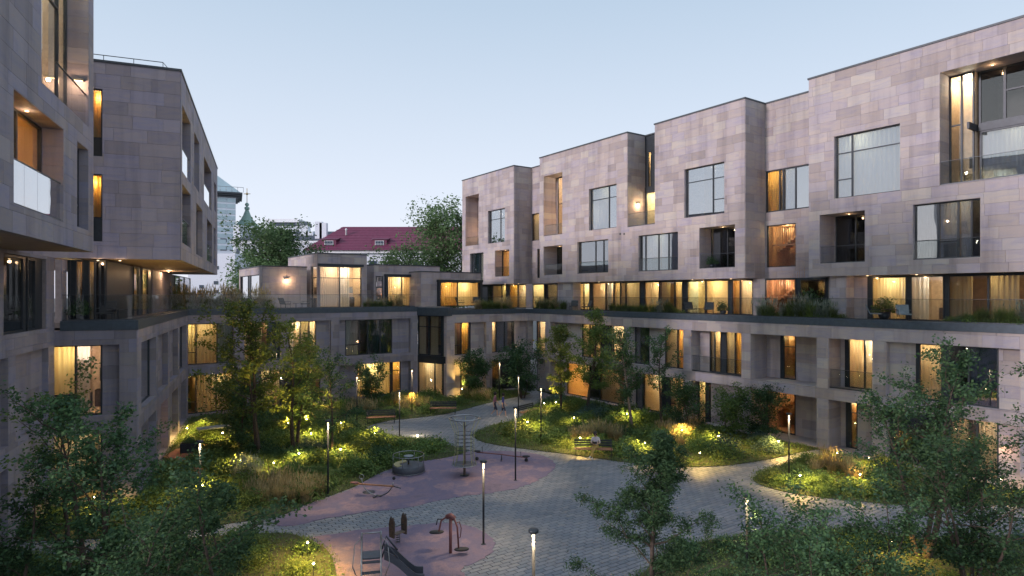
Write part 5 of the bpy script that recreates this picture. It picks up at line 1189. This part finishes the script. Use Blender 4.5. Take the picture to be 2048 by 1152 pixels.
pts = [(.72*math.sin(rad(a)), 0, .78-.72*math.cos(rad(a))+.02) for a in range(-88, 84, 8)]
MB().tube(pts, .026, 8).build('bow', 'steel', T); MB().ring((-.72, 0, .83), .10, .014, 18, 6, Matrix.Rotation(rad(90), 3, 'X')).build('curl', 'steel', T); MB().sph((.74, 0, .86), .07, 8).build('grip', 'rubber_black', T)
MB().box(None, -1.05, .72, -.05, .05, .50, .55).build('beam', 'bench_wood', T); MB().tube([(.72, 0, .52), (1.05, 0, .46)], .02, 6).build('beam_end', 'steel_dark', T)
MB().lathe((-1.05, 0, .55), [(.14, 0), (.15, .02), (.12, .04)], 16, 1.3, .8).build('seat', 'red_paint', T)
m = MB()
for s in (-1, 1): m.tube([(0, 0, .1), (s*.14, s*.16, .02)], .03, 6)
m.build('foot', 'steel_dark', T)
x, y = gp(738, 985); tag(MB().lathe((x, y, .017), [(.27, 0), (.27, .006)], 24).build('rubber_disc', 'plastic_grey'), 'flat dark disc in the play surface beside the bow seesaw', 'disc')
x, y = gp(796, 1086); T = Th('spring_rider', 'small wooden spring rider with two upright dark side boards', 'spring rider', x, y, 0, rad(48))
pts = [(.07*math.cos(a*.9), .07*math.sin(a*.9), .02+.3*a/28) for a in range(0, 29)]; MB().tube(pts, .012, 6).build('spring', 'steel_dark', T); MB().box(None, -.26, .26, -.09, .09, .33, .37).build('seat', 'bark_light', T)
for s in (-1, 1):
    q = [(-.13, .26), (.13, .26), (.15, .70), (.10, .88), (.05, .97), (-.01, .87), (-.06, .95), (-.14, .78)]; m = MB(); n = len(q)
    m.add([(s*.26-.02, a, b_) for a, b_ in q]+[(s*.26+.03, a, b_) for a, b_ in q], [tuple(range(n-1, -1, -1)), tuple(range(n, 2*n))]+[(i, (i+1) % n, n+(i+1) % n, n+i) for i in range(n)]); m.build('side_board', 'bark', T)
MB().tube([(-.24, .02, .58), (.24, .02, .58)], .014, 6).build('handle', 'steel_dark', T)
x, y = gp(901, 1107); T = Th('air_walker', 'reddish fitness machine on one post with two swinging arms and oval footrests', 'fitness machine', x, y, 0, rad(8))
MB().tube([(0, 0, .02), (0, 0, 1.15)], .052, 12).build('post', 'red_paint', T); MB().tube([(-.1, .12, 1.18), (0, 0, 1.26), (.12, -.08, 1.18)], .085, 12).build('hub', 'red_paint', T)
MB().tube([(-.1, .10, 1.2), (-.3, .25, 1.02), (-.36, .3, .7), (-.38, .32, .62)], .03, 8).build('arm', 'red_paint', T); MB().tube([(.1, -.08, 1.22), (.22, -.1, .9), (.26, -.12, .22)], .03, 8).build('arm', 'red_paint', T)
for c in ((-.45, .34, .58), (.36, -.14, .15)): MB().lathe(c, [(.2, 0), (.23, .03), (.2, .06)], 20, 1.1, .6).build('footrest', 'rubber_black', T)
MB().tube([(.16, -.02, 1.0), (.30, .05, 1.02), (.36, .05, .8), (.32, .0, .52), (.22, -.04, .5)], .017, 6).build('handle', 'red_paint', T); MB().tube([(-.2, .2, 1.08), (-.42, .3, 1.05), (-.46, .34, .85)], .017, 6).build('handle', 'rubber_black', T)
# slide
T = Th('playground_slide', 'small dark plastic slide with a tall steel ladder frame at the bottom edge', 'slide', -4.05, 18.0, 0, rad(12))
for s in (-.27, .27):
    MB().tube([(s, -.75, 0), (s, -.25, .95), (s, .02, 1.62), (s, .0, 1.75)], .026, 8).build('ladder_rail', 'bench_wood' if False else 'steel', T)
    MB().tube([(s*1.1, -.3, .35), (s*1.9, -.28, .9), (s*1.7, -.1, 1.45), (s*1.1, .05, 1.55)], .014, 6).build('side_hoop', 'steel', T)
MB().tube([(-.27, .0, 1.72), (.27, .0, 1.72)], .024, 8).build('top_bar', 'steel', T)
for i in range(4): MB().box(None, -.25, .25, -.66+.14*i, -.54+.14*i, .22+.24*i, .25+.24*i).build('step', 'plastic_grey', T)
MB().box(None, -.3, .3, -.1, .42, 1.0, 1.04).build('deck', 'plastic_grey', T)
N = 14; pf = [(.36+1.15*t, 1.02-.88*(t**1.0)+.10*math.sin(t*math.pi*2)*.5+(.10*max(0, t-.8)/.2)) for t in [i/N for i in range(N+1)]]
m = MB(); vs = []
for a, b_ in pf: vs += [(a, -.24, b_+.20), (a, -.24, b_), (a, .24, b_), (a, .24, b_+.20), (a, .29, b_+.20), (a, .29, b_-.05), (a, -.29, b_-.05), (a, -.29, b_+.20)]
fs = []
for i in range(N):
    for k in range(8): k2 = (k+1) % 8; fs.append((i*8+k, i*8+k2, (i+1)*8+k2, (i+1)*8+k))
fs += [tuple(range(7, -1, -1)), tuple(N*8+k for k in range(8))]
m.add([(a, b_+.16, c) for a, b_, c in vs], fs, 0, False); m.build('chute', 'plastic_grey', T)
for s in (-.13, .46): MB().add and MB().tube([(.3, s, 1.05), (.42, s, 1.42), (.75, s, .98)], .03, 8).build('side_wall', 'plastic_grey', T)
# ================================================================ people
def body(name, label, loc, rotz, J, E, rads, mats, mat_of, hair, group=None, scale=1.):
    """J joints, E edges; grown into one continuous skin, then coloured by the nearest bone"""
    names = list(J); me = bpy.data.meshes.new('body'); me.from_pydata([J[n] for n in names], [(names.index(a), names.index(b_)) for a, b_ in E], [])
    o = bpy.data.objects.new('person', me); COL.objects.link(o); md = o.modifiers.new('skin', 'SKIN'); md.use_smooth_shade = True
    for i, n in enumerate(names):
        sv = me.skin_vertices[0].data[i]; sv.radius = rads[n] if isinstance(rads[n], tuple) else (rads[n], rads[n]); sv.use_root = (n == 'pelvis')
    sub = o.modifiers.new('sub', 'SUBSURF'); sub.levels = 2; sub.render_levels = 2
    bpy.context.view_layer.update(); dg = bpy.context.evaluated_depsgraph_get(); nm = bpy.data.meshes.new_from_object(o.evaluated_get(dg)); nm.name = 'person'
    o.modifiers.clear(); o.data = nm; nm.materials.clear()
    for q in mats: nm.materials.append(MAT[q])
    segs = [(Vector(J[a]), Vector(J[b_]), mat_of(a, b_)) for a, b_ in E]
    for p in nm.polygons:
        c = p.center; best = 1e9
        for a, b_, k in segs:
            ab = b_-a; t = max(0, min(1, (c-a).dot(ab)/max(1e-9, ab.length_squared))); d = (c-(a+ab*t)).length
            if d < best: best = d; p.material_index = k
        p.use_smooth = True
    T = Th('person', label, 'person', loc[0], loc[1], loc[2], rotz, group); o.name = 'body'; nm.name = 'body'; o.parent = T.o; T.o.scale = (scale,)*3
    hd = Vector(J['head']); m = MB(); m.sph((hd.x, hd.y+.018, hd.z+.025), .112, 9, 1.08)
    if hair == 'long': m.tube([(hd.x, hd.y+.06, hd.z+.05), (hd.x, hd.y+.10, hd.z-.1), (hd.x+.01, hd.y+.09, hd.z-.26)], .075, 8, .05)
    m.build('hair', 'hair', T)
    # face: nose, mouth, eyes
    f_ = MB(); f_.tube([(hd.x, hd.y-.095, hd.z+.01), (hd.x, hd.y-.125, hd.z-.025)], .012, 6); f_.build('nose', 'skin', T)
    for s in (-1, 1): MB().sph((hd.x+s*.036, hd.y-.092, hd.z+.012), .011, 5).build('eye', 'hair', T)
    # fingers
    for s in ('l', 'r'):
        h_, w_ = Vector(J['hand_'+s]), Vector(J['wrist_'+s]); d = (h_-w_).normalized(); a = d.orthogonal().normalized()
        for k in range(4):
            q = h_+a*(.026*(k-1.5)); l = (.062, .075, .07, .055)[k]; MB().tube([q-d*.01, q+d*l*.55, q+d*l*.9-Vector((0, 0, .018))], .0085, 5, .006).build('finger', 'skin', T)
        q = h_-d*.02+a*.045; MB().tube([q, q+a*.025+d*.03, q+a*.03+d*.055], .010, 5, .007).build('thumb', 'skin', T)
    return T
Eb = [('pelvis', 'waist'), ('waist', 'chest'), ('chest', 'neck'), ('neck', 'headb'), ('headb', 'head'), ('head', 'crown')]
for s in 'lr': Eb += [('chest', 'sh_'+s), ('sh_'+s, 'elbow_'+s), ('elbow_'+s, 'wrist_'+s), ('wrist_'+s, 'hand_'+s), ('pelvis', 'hip_'+s), ('hip_'+s, 'knee_'+s), ('knee_'+s, 'ankle_'+s), ('ankle_'+s, 'toe_'+s)]
RD = dict(pelvis=(.15, .11), waist=(.125, .09), chest=(.155, .11), neck=.05, headb=.062, head=(.088, .10), crown=.06)
for s in 'lr': RD.update({'sh_'+s: .058, 'elbow_'+s: .040, 'wrist_'+s: .027, 'hand_'+s: (.036, .02), 'hip_'+s: .088, 'knee_'+s: .056, 'ankle_'+s: .036, 'toe_'+s: (.036, .026)})
def mo(top, bottom, shoe, sleeves=1, short=False):
    def f_(a, b_):
        if a in ('neck', 'headb', 'head'): return 0
        if a.startswith('wrist'): return 0
        if a.startswith('elbow'): return 0
        if a.startswith('sh_') or a in ('waist', 'chest'): return 1
        if a.startswith('ankle'): return 3
        if a.startswith('knee') and short: return 0
        return 2
    return f_
# seated woman (faces -y in her own frame), reading
Js = dict(pelvis=(0, 0, .56), waist=(0, -.01, .72), chest=(0, -.05, .96), neck=(0, -.08, 1.11), headb=(0, -.11, 1.17), head=(0, -.14, 1.26), crown=(0, -.13, 1.34),
          sh_l=(-.17, -.05, 1.02), sh_r=(.17, -.05, 1.02), elbow_l=(-.23, -.08, .77), elbow_r=(.23, -.06, .78), wrist_l=(-.09, -.28, .78), wrist_r=(.10, -.28, .80), hand_l=(-.04, -.35, .80), hand_r=(.05, -.35, .82),
          hip_l=(-.09, -.05, .55), hip_r=(.09, -.05, .55), knee_l=(-.12, -.47, .57), knee_r=(.04, -.50, .64), ankle_l=(-.12, -.55, .10), ankle_r=(-.20, -.72, .20), toe_l=(-.13, -.68, .04), toe_r=(-.26, -.86, .15))
xb, yb = gp(1187, 914); T = body('woman', 'dark-haired woman in a pale shirt and mustard trousers reading on the bench', (xb+.12, yb+.03, -.02), rad(-14), Js, Eb, RD, ['skin', 'shirt_pale', 'trousers_mustard', 'shoe_white'], mo(1, 2, 3), 'long')
m = MB(); m.add([(-.12, -.44, .84), (0, -.38, .80), (0, -.52, .93), (-.12, -.56, .96), (.12, -.44, .84), (.12, -.56, .96)], [(0, 1, 2, 3), (1, 4, 5, 2)]); m.add([(-.12, -.445, .83), (0, -.385, .79), (0, -.525, .92), (-.12, -.565, .95), (.12, -.445, .83), (.12, -.565, .95)], [(3, 2, 1, 0), (2, 5, 4, 1)])
o = m.build('book', 'book', None, (xb+.12, yb+.03, -.02), rad(-14)); tag(o, 'open dark book held by the seated woman', 'book')
Jw = dict(pelvis=(0, 0, .93), waist=(0, 0, 1.08), chest=(0, 0, 1.32), neck=(0, -.01, 1.49), headb=(0, -.02, 1.54), head=(0, -.03, 1.63), crown=(0, -.02, 1.71),
          sh_l=(-.18, 0, 1.39), sh_r=(.18, 0, 1.39), elbow_l=(-.24, .08, 1.12), elbow_r=(.23, -.06, 1.12), wrist_l=(-.24, .06, .88), wrist_r=(.24, -.20, .91), hand_l=(-.24, .04, .79), hand_r=(.24, -.26, .84),
          hip_l=(-.09, 0, .90), hip_r=(.09, 0, .90), knee_l=(-.10, -.16, .50), knee_r=(.10, .04, .48), ankle_l=(-.10, -.20, .09), ankle_r=(.10, .30, .14), toe_l=(-.10, -.34, .04), toe_r=(.10, .22, .03))
for px, py, mt, lb, an in ((990, 833, ['skin', 'shirt_red', 'shorts_dark', 'shoe_white'], 'left walker on the path in a pale reddish top and dark shorts', 80), (1006, 835, ['skin', 'shirt_blue', 'shorts_dark', 'shoe_white'], 'right walker on the path in a dark blue top', 95)):
    x, y = gp(px, py); body('walker', lb, (x, y, 0), rad(an), Jw, Eb, RD, mt, mo(1, 2, 3, short=True), 'short', scale=.97)
# ================================================================ terrace furniture
def chair(label, sfc, px, w_, z, ang, mat='chair_dark', grp='terrace chairs'):
    x, y = sfc.W(sfc.S(px, w_), w_); T = Th('terrace_chair', label, 'chair', x, y, z, rad(ang), grp)
    MB().box(None, -.30, .30, -.28, .28, .34, .40).build('seat', mat, T)
    m = MB(); m.add([(-.3, .26, .38), (.3, .26, .38), (.3, .46, .86), (-.3, .46, .86), (-.3, .31, .38), (.3, .31, .38), (.3, .51, .86), (-.3, .51, .86)], [(0, 1, 2, 3), (7, 6, 5, 4), (0, 4, 5, 1), (1, 5, 6, 2), (2, 6, 7, 3), (3, 7, 4, 0)]); m.build('backrest', mat, T)
    for sx in (-1, 1):
        for sy in (-1, 1): MB().tube([(sx*.28, sy*.25, 0), (sx*.26, sy*.23, .34)], .014, 5).build('leg', 'metal_dark', T)
        MB().tube([(sx*.31, -.25, .35), (sx*.31, -.22, .58), (sx*.31, .3, .58)], .014, 5).build('armrest', 'metal_dark', T)
    return T
def table(label, sfc, px, w_, z, r=.35, h=.45):
    x, y = sfc.W(sfc.S(px, w_), w_); T = Th('terrace_table', label, 'table', x, y, z, 0, 'terrace tables'); MB().lathe((0, 0, h), [(r, 0), (r, .02)], 20).build('table_top', 'metal_dark', T); MB().tube([(0, 0, .01), (0, 0, h)], .025, 8).build('leg', 'metal_dark', T); MB().lathe((0, 0, .0), [(.2, 0), (.18, .015)], 14).build('foot', 'metal_dark', T)
chair('dark chair left of the small table before the wall lamp', SF_BL, 571, 1.7, 7.44, 70); chair('dark chair right of the small table before the wall lamp', SF_BL, 610, 1.7, 7.44, -60); table('small dark table between two chairs before the wall lamp', SF_BL, 592, 1.8, 7.44, .25, .4)
chair('reclined grey chair before the rightmost pavilion, left of a pair', SF_BL, 921, 1.2, 7.44, 110); chair('dark chair before the rightmost pavilion, right of a pair', SF_BL, 950, 1.2, 7.44, -10)
chair('dark deck chair left of two by the first stone pier of the right wing', SF_RL, 1147, 1.2, 7.18, -20); chair('dark deck chair right of two near the first stone pier', SF_RL, 1172, 1.2, 7.18, -70)
chair('dark armchair left of the table before the middle terrace doors', SF_RL, 1382, 1.2, 7.18, 10); chair('dark armchair right of the table before the middle terrace doors', SF_RL, 1418, 1.2, 7.18, -20); table('low dark table before the middle terrace doors', SF_RL, 1400, 1.1, 7.18, .4, .42)
chair('pale garden chair with yellow seat pad on the right terrace', SF_RL, 1752, 1.2, 7.18, 60, 'cushion'); chair('grey upholstered armchair before the brightest right terrace door', SF_RL, 1808, 1.3, 7.18, -20, 'cushion'); table('thin dark side table between chairs on the right terrace', SF_RL, 1780, 1.4, 7.18, .35, .6)
def pot(label, sfc, px, w_, z, s, k='mid'):
    x, y = sfc.W(sfc.S(px, w_), w_); T = Th('potted_plant', label, 'plant', x, y, z); MB().lathe((0, 0, 0), [(.14*s, 0), (.2*s, .3*s)], 16).build('pot', 'metal_dark', T); o = link('foliage', SHR[k][0], None, T, (0, 0, .28*s)); o.scale = (s*.42, s*.42, s*.75)
pot('leafy potted plant before the lit middle terrace doors', SF_RL, 1446, 1.2, 7.18, 1.1, 'dark'); pot('potted plant in the low loggia of the third block', SF_RU, 1424, .5, SF_RU.Z(1398.6, 538)+.03, 1.0, 'dark'); pot('potted dark plant in the left terrace recess', SF_LB, 160, .55, 7.42, 1.1, 'dark'); pot('tall potted plant among the right terrace chairs', SF_RL, 1768, 1.6, 7.18, 1.5, 'mid')
pot('potted tree in the dark recess behind the stone pier', SF_RU, 1625, .7, 7.18, 2.0, 'dark')
chair('dark chair deep in the left terrace recess', SF_LB, 212, .6, 7.42, 20); table('dark table deep in the left terrace recess', SF_LB, 236, .6, 7.42, .4, .5)
# pendants seen through windows
def pendant(label, sfc, px, py, w_, kind='cluster', s=1.):
    x, y = sfc.W(sfc.S(px, w_), w_); z = sfc.Z(px, py, w_); T = Th('pendant_lamp', label, 'pendant lamp', x, y, z)
    if kind == 'dome':
        MB().lathe((0, 0, -.1), [(.30, 0), (.28, .08), (.18, .18), (.05, .24)], 20).build('shade', 'metal_dark', T); MB().tube([(0, 0, .13), (0, 0, .75)], .008, 5).build('cord', 'metal_dark', T); MB().sph((0, 0, -.09), .07, 6).build('bulb', 'glow_lamp', T)
    else:
        rg_ = random.Random(px)
        for k in range(5): MB().sph((rg_.uniform(-.3, .3)*s, rg_.uniform(-.1, .1), rg_.uniform(-.35, .25)*s), .05*s, 5).build('bulb', 'glow_bulb', T)
        MB().tube([(0, 0, -.3*s), (0, 0, .5*s)], .008, 5).build('cord', 'metal_dark', T)
pendant('black dome pendant lamp in the big bay window at left', SF_LB, 168, 716, .9, 'dome'); pendant('cluster of glowing globes in the curtained window of the second block', SF_RU, 1203, 425, 1.0, s=1.2)
pendant('cluster of small globes in the right lower window of the wing', SF_RL, 1737, 712, 1.75, s=.7); pendant('small bright ceiling lamp behind the largest square window', SF_RU, 1762, 320, .9, s=.3)
pendant('glint of a globe lamp behind the low wide window on the right', SF_RU, 1952, 481, .8, s=.4); pendant('little hanging globes behind the lowest left curtains', SF_BL, 437, 765, .9, s=.4)
pendant('small globes high in the wide dark window at lower right', SF_RL, 1935, 700, 1.2, s=.5); pendant('globe lamp glowing behind the glass bay curtain', SF_BR, 862, 760, 0.4, s=.3)

x, y = gp(380, 905); T = Th('planter_box', 'dark square planter box with small shrubs on the terracotta patio', 'planter', x, y, .05, A_L); MB().box(None, -.45, .45, -.3, .3, 0, .5).build('box', 'metal_dark', T); MB().box(None, -.40, .40, -.25, .25, .5, .53).build('soil', 'soil', T); o = link('foliage', SHR['dark'][1], None, T, (0, 0, .5)); o.scale = (.42, .28, .4)
x, y = gp(428, 880); T = Th('garden_table', 'long pale grey table beside the curtained windows at left', 'table', x, y, .03, A_B); MB().box(None, -.9, .9, -.4, .4, .71, .75).build('table_top', 'cushion', T)
for a in (-.8, .8):
    for b_ in (-.3, .3): MB().tube([(a, b_, 0), (a, b_, .71)], .022, 6).build('leg', 'metal_dark', T)
x, y = gp(1309, 838); T = Th('plant_pot', 'wide dark pot at the foot of the thin dark tree', 'pot', x, y, .03); MB().lathe((0, 0, 0), [(.3, 0), (.42, .35), (.45, .38), (.38, .38), (.34, .33)], 20).build('pot', 'metal_dark', T); MB().lathe((0, 0, .31), [(.33, 0), (.30, .02)], 16).build('soil', 'soil', T)
# ================================================================ the town behind
def bx(m, x0, x1, y0, y1, z0, z1): m.box(None, x0, x1, y0, y1, z0, z1)
def X(px, Y): return (px-CX)/F*Y
def Zp(py, Y): return H-(py-HZ)*Y/F
# red-roofed house
Y = 105.; x0, x1, xr0 = X(612, Y), X(930, Y), X(668, Y); ze, zr = Zp(505, Y), Zp(453, Y+5); D = 11.
T = Th('town_house', 'long white house with a dark red metal roof and two dormer windows', 'house', (x0+x1)/2, Y, 0); cx = (x0+x1)/2
m = MB(); bx(m, x0+.5-cx, x1-.5-cx, 0.5, D-.5, 0, ze-.1); m.build('wall', 'white_wall', T); m = MB(); bx(m, x0-.0-cx, x1-cx, -.05, D, ze-.09, ze+.35); m.build('cornice', 'white_trim', T)
m = MB(); a, b_ = x0-.5-cx, x1+.5-cx; m.add([(a, -.5, ze+.36), (b_, -.5, ze+.36), (b_, D+.5, ze+.36), (a, D+.5, ze+.36), (xr0-cx, D/2, zr), (b_, D/2, zr)], [(0, 1, 5, 4), (2, 3, 4, 5), (3, 0, 4), (1, 2, 5), (0, 3, 2, 1)])
rf = m.build('roof', 'roof_red', T); n_ = 44; m = MB(); sl = (zr-ze-.36)/(D/2+.5)
for i in range(9):
    t = (i+.5)/9; yy = -.5+(D/2+.5)*t; zz = ze+.36+(zr-ze-.36)*t; xs_ = a+(xr0-cx-a)*t; m.add([(xs_, yy-.04, zz+.02), (b_, yy-.04, zz+.02), (b_, yy+.1, zz+.14), (xs_, yy+.1, zz+.14)], [(0, 1, 2, 3)])
m.build('roof_seams', 'roof_red', rf)['kind'] = 'stuff'
for px in (655, 757):
    c = X(px, Y)-cx; dm = MB(); w_ = 1.2; z0 = ze+.9; bx(dm, c-w_, c+w_, -.1+.9, 4, z0-.2, z0+1.35); dm.add([(c-w_-.3, .6, z0+1.36), (c+w_+.3, .6, z0+1.36), (c+w_+.3, 4.6, z0+2.2), (c-w_-.3, 4.6, z0+2.2)], [(0, 1, 2, 3)]); d_ = dm.build('dormer', 'roof_red', T)
    m = MB(); bx(m, c-.75, c+.75, .72, .79, z0, z0+1.15); m.build('frame', 'white_trim', d_)
    for k in range(3):
        for l in range(2): m = MB(); bx(m, c-.68+.46*k, c-.27+.46*k, .68, .715, z0+.08+.54*l, z0+.54+.54*l); m.build('pane', 'far_glass', d_)
for px in (700, 745, 790, 835, 880):
    c = X(px, Y)-cx; m = MB(); bx(m, c-.6, c+.6, .40, .49, ze-3.4, ze-1.4); m.build('window', 'far_glass', T)
for px, h_ in ((636, 2.2), (645, 1.6)):
    c = X(px, Y+4)-cx; m = MB(); bx(m, c-.6, c+.6, 4.2, 5.2, zr-2.2, zr+h_*.35); m.build('chimney', 'white_wall', T)
c = X(668, Y)-cx+.2; m = MB(); m.lathe((c+1, 3.2, zr-1.7), [(.15, 0), (.15, .9), (.25, .95), (.05, 1.2)], 8); m.build('roof_vent', 'white_trim', T)
# white classical block
Y = 118.; x0, x1 = X(466, Y), X(662, Y); zt = Zp(483, Y); cx = (x0+x1)/2
T = Th('town_house', 'pale grey flat-cornice building partly hidden by the round green tree', 'house', cx, Y, 0); m = MB(); bx(m, x0-cx, x1-cx, 0, 12, 0, zt-.4); m.build('wall', 'white_wall', T); m = MB(); bx(m, x0-.4-cx, x1+.4-cx, -.4, 12.3, zt-.39, zt+.1); m.build('cornice', 'white_trim', T)
m = MB(); m.add([(x0-.2-cx, 0, zt+.11), (x1-cx, 0, zt+.11), (x1-cx, 9, zt+2.8), (x0+1.5-cx, 9, zt+2.8)], [(0, 1, 2, 3), (3, 2, 1, 0)]); m.build('roof', 'roof_grey', T)
for px in range(476, 660, 15):
    for py in (497, 520, 545, 570):
        c = X(px, Y)-cx; z0 = Zp(py, Y); m = MB(); bx(m, c-.3, c+.3, -.07, -.01, z0-1., z0); m.build('window', 'far_glass', T)
for px, py in ((478, 451), (540, 468), (586, 470), (612, 452), (622, 464), (604, 470)):
    c = X(px, Y+6)-cx; m = MB(); bx(m, c-.7, c+.7, 5, 6.4, zt, Zp(py, Y+6)); m.build('chimney', 'white_wall', T)
Y = 135.; T = Th('roof_pavilion', 'flat white rooftop structure with dark glass above the round green tree', 'rooftop structure', X(572, Y), Y, 0); m = MB(); bx(m, -3.6, 3.4, 0, 6, 0, Zp(452, Y)); m.build('wall', 'white_wall', T); m = MB(); bx(m, -2.8, 2.8, -.1, 5, Zp(451, Y), Zp(446, Y)); m.build('glazing', 'far_glass', T); m = MB(); bx(m, -4.2, 3.0, -.6, 6, Zp(445, Y), Zp(438.5, Y)); m.build('roof', 'white_trim', T)
m = MB(); bx(m, 2.2, 4.0, -.4, 5, Zp(451, Y), Zp(443, Y)); m.build('machine_room', 'roof_grey', T)
# church
Y = 150.; c = X(494, Y); T = Th('church', 'church tower top with a green copper dome and a thin gilt cross', 'church', c, Y, 0); z1 = Zp(455, Y); m = MB(); bx(m, -3.2, 3.2, -3.2, 3.2, 0, z1-.4); m.build('tower', 'white_wall', T); m = MB(); bx(m, -3.5, 3.5, -3.5, 3.5, z1-.39, z1); m.build('cornice', 'white_trim', T)
MB().lathe((0, 0, z1), [(3.2, 0), (2.4, .7), (1.5, 1.7), (.9, 2.8), (.5, 3.9), (.35, 4.3)], 20).build('dome', 'copper', T); MB().lathe((0, 0, z1+4.3), [(.55, 0), (.6, .5), (.2, .7), (.5, 1.1), (.35, 1.5), (.05, 1.7)], 14).build('lantern', 'copper', T)
m = MB(); zc = z1+6; bx(m, -.06, .06, -.06, .06, zc, zc+3.4); bx(m, -.8, .8, -.06, .06, zc+2.0, zc+2.14); m.build('cross', 'gold', T); MB().sph((0, 0, zc+2.07), .3, 6).build('cross_boss', 'gold', T)
# glass tower
Y = 140.; xl, xr = X(418, Y), X(469, Y); T = Th('office_tower', 'pale green glass tower with dark eaves and a pointed glass roof at left', 'tower', (xl+xr)/2, Y, 0, rad(24)); cx = (xl+xr)/2; zt = Zp(394, Y); zb = Zp(505, Y)
m = MB(); bx(m, xl-cx, xr-cx, 0, 10, 0, zt); m.build('wall', 'white_wall', T); N_ = 9
for i in range(N_):
    z0 = zb+(zt-zb)*(i+.5)/(N_+.3)
    for k in range(3): a = xl-cx+(xr-xl)*k/3+.08; b_ = xl-cx+(xr-xl)*(k+1)/3-.08; m = MB(); bx(m, a, b_, -.12, -.01, z0, z0+(zt-zb)/N_*.66); m.build('glass_panel', 'tower_glass', T)
for i, py in enumerate((481, 498, 540, 560)):
    for k in range(3): a = xl-cx+(xr-xl)*(k+.35)/3; m = MB(); z0 = Zp(py+3, Y); bx(m, a, a+1.3, -.1, -.01, z0, z0+.8); m.build('window', 'far_glass', T)
m = MB()
for i, (o_, h_) in enumerate(((.5, .25), (.9, .3), (1.4, .35))): bx(m, xl-o_-cx, xr+o_-cx, -o_, 10+o_, zt+.01+.36*i, zt+.01+.36*i+h_)
m.build('eaves', 'coping', T); z0 = zt+1.1; zp = Zp(349, Y+2); m = MB(); ap = X(432, Y)-cx-.5; m.add([(xl-1-cx, -1, z0), (xr+1-cx, -1, z0), (xr+1-cx, 11, z0), (xl-1-cx, 11, z0), (ap, 4, zp+.6)], [(0, 1, 4), (1, 2, 4), (2, 3, 4), (3, 0, 4), (0, 3, 2, 1)]); m.build('roof', 'tower_glass', T)
m = MB(); m.tube([(xl-1-cx, -1.4, z0+1.1), (xr+1.6-cx, -1.4, z0+1.1)], .05, 4)
for k in range(8): a = xl-1-cx+(xr+2.6-xl)*k/7; m.tube([(a, -1.4, z0), (a, -1.4, z0+1.1)], .04, 4)
m.build('roof_rail', 'steel', T)
# white low wall building right of the tower base
Y = 100.; x0, x1 = X(376, Y), X(470, Y); cx = (x0+x1)/2; T = Th('town_house', 'plain white building below the glass tower with a few small windows', 'house', cx, Y, 0); m = MB(); bx(m, x0-cx, x1-cx, 0, 8, 0, Zp(507, Y)); m.build('wall', 'white_wall', T)
for px, py in ((403, 570), (432, 562), (432, 580), (433, 532)): c = X(px, Y)-cx; m = MB(); bx(m, c-.35, c+.35, -.06, -.01, Zp(py+7, Y), Zp(py, Y)); m.build('window', 'far_glass', T)
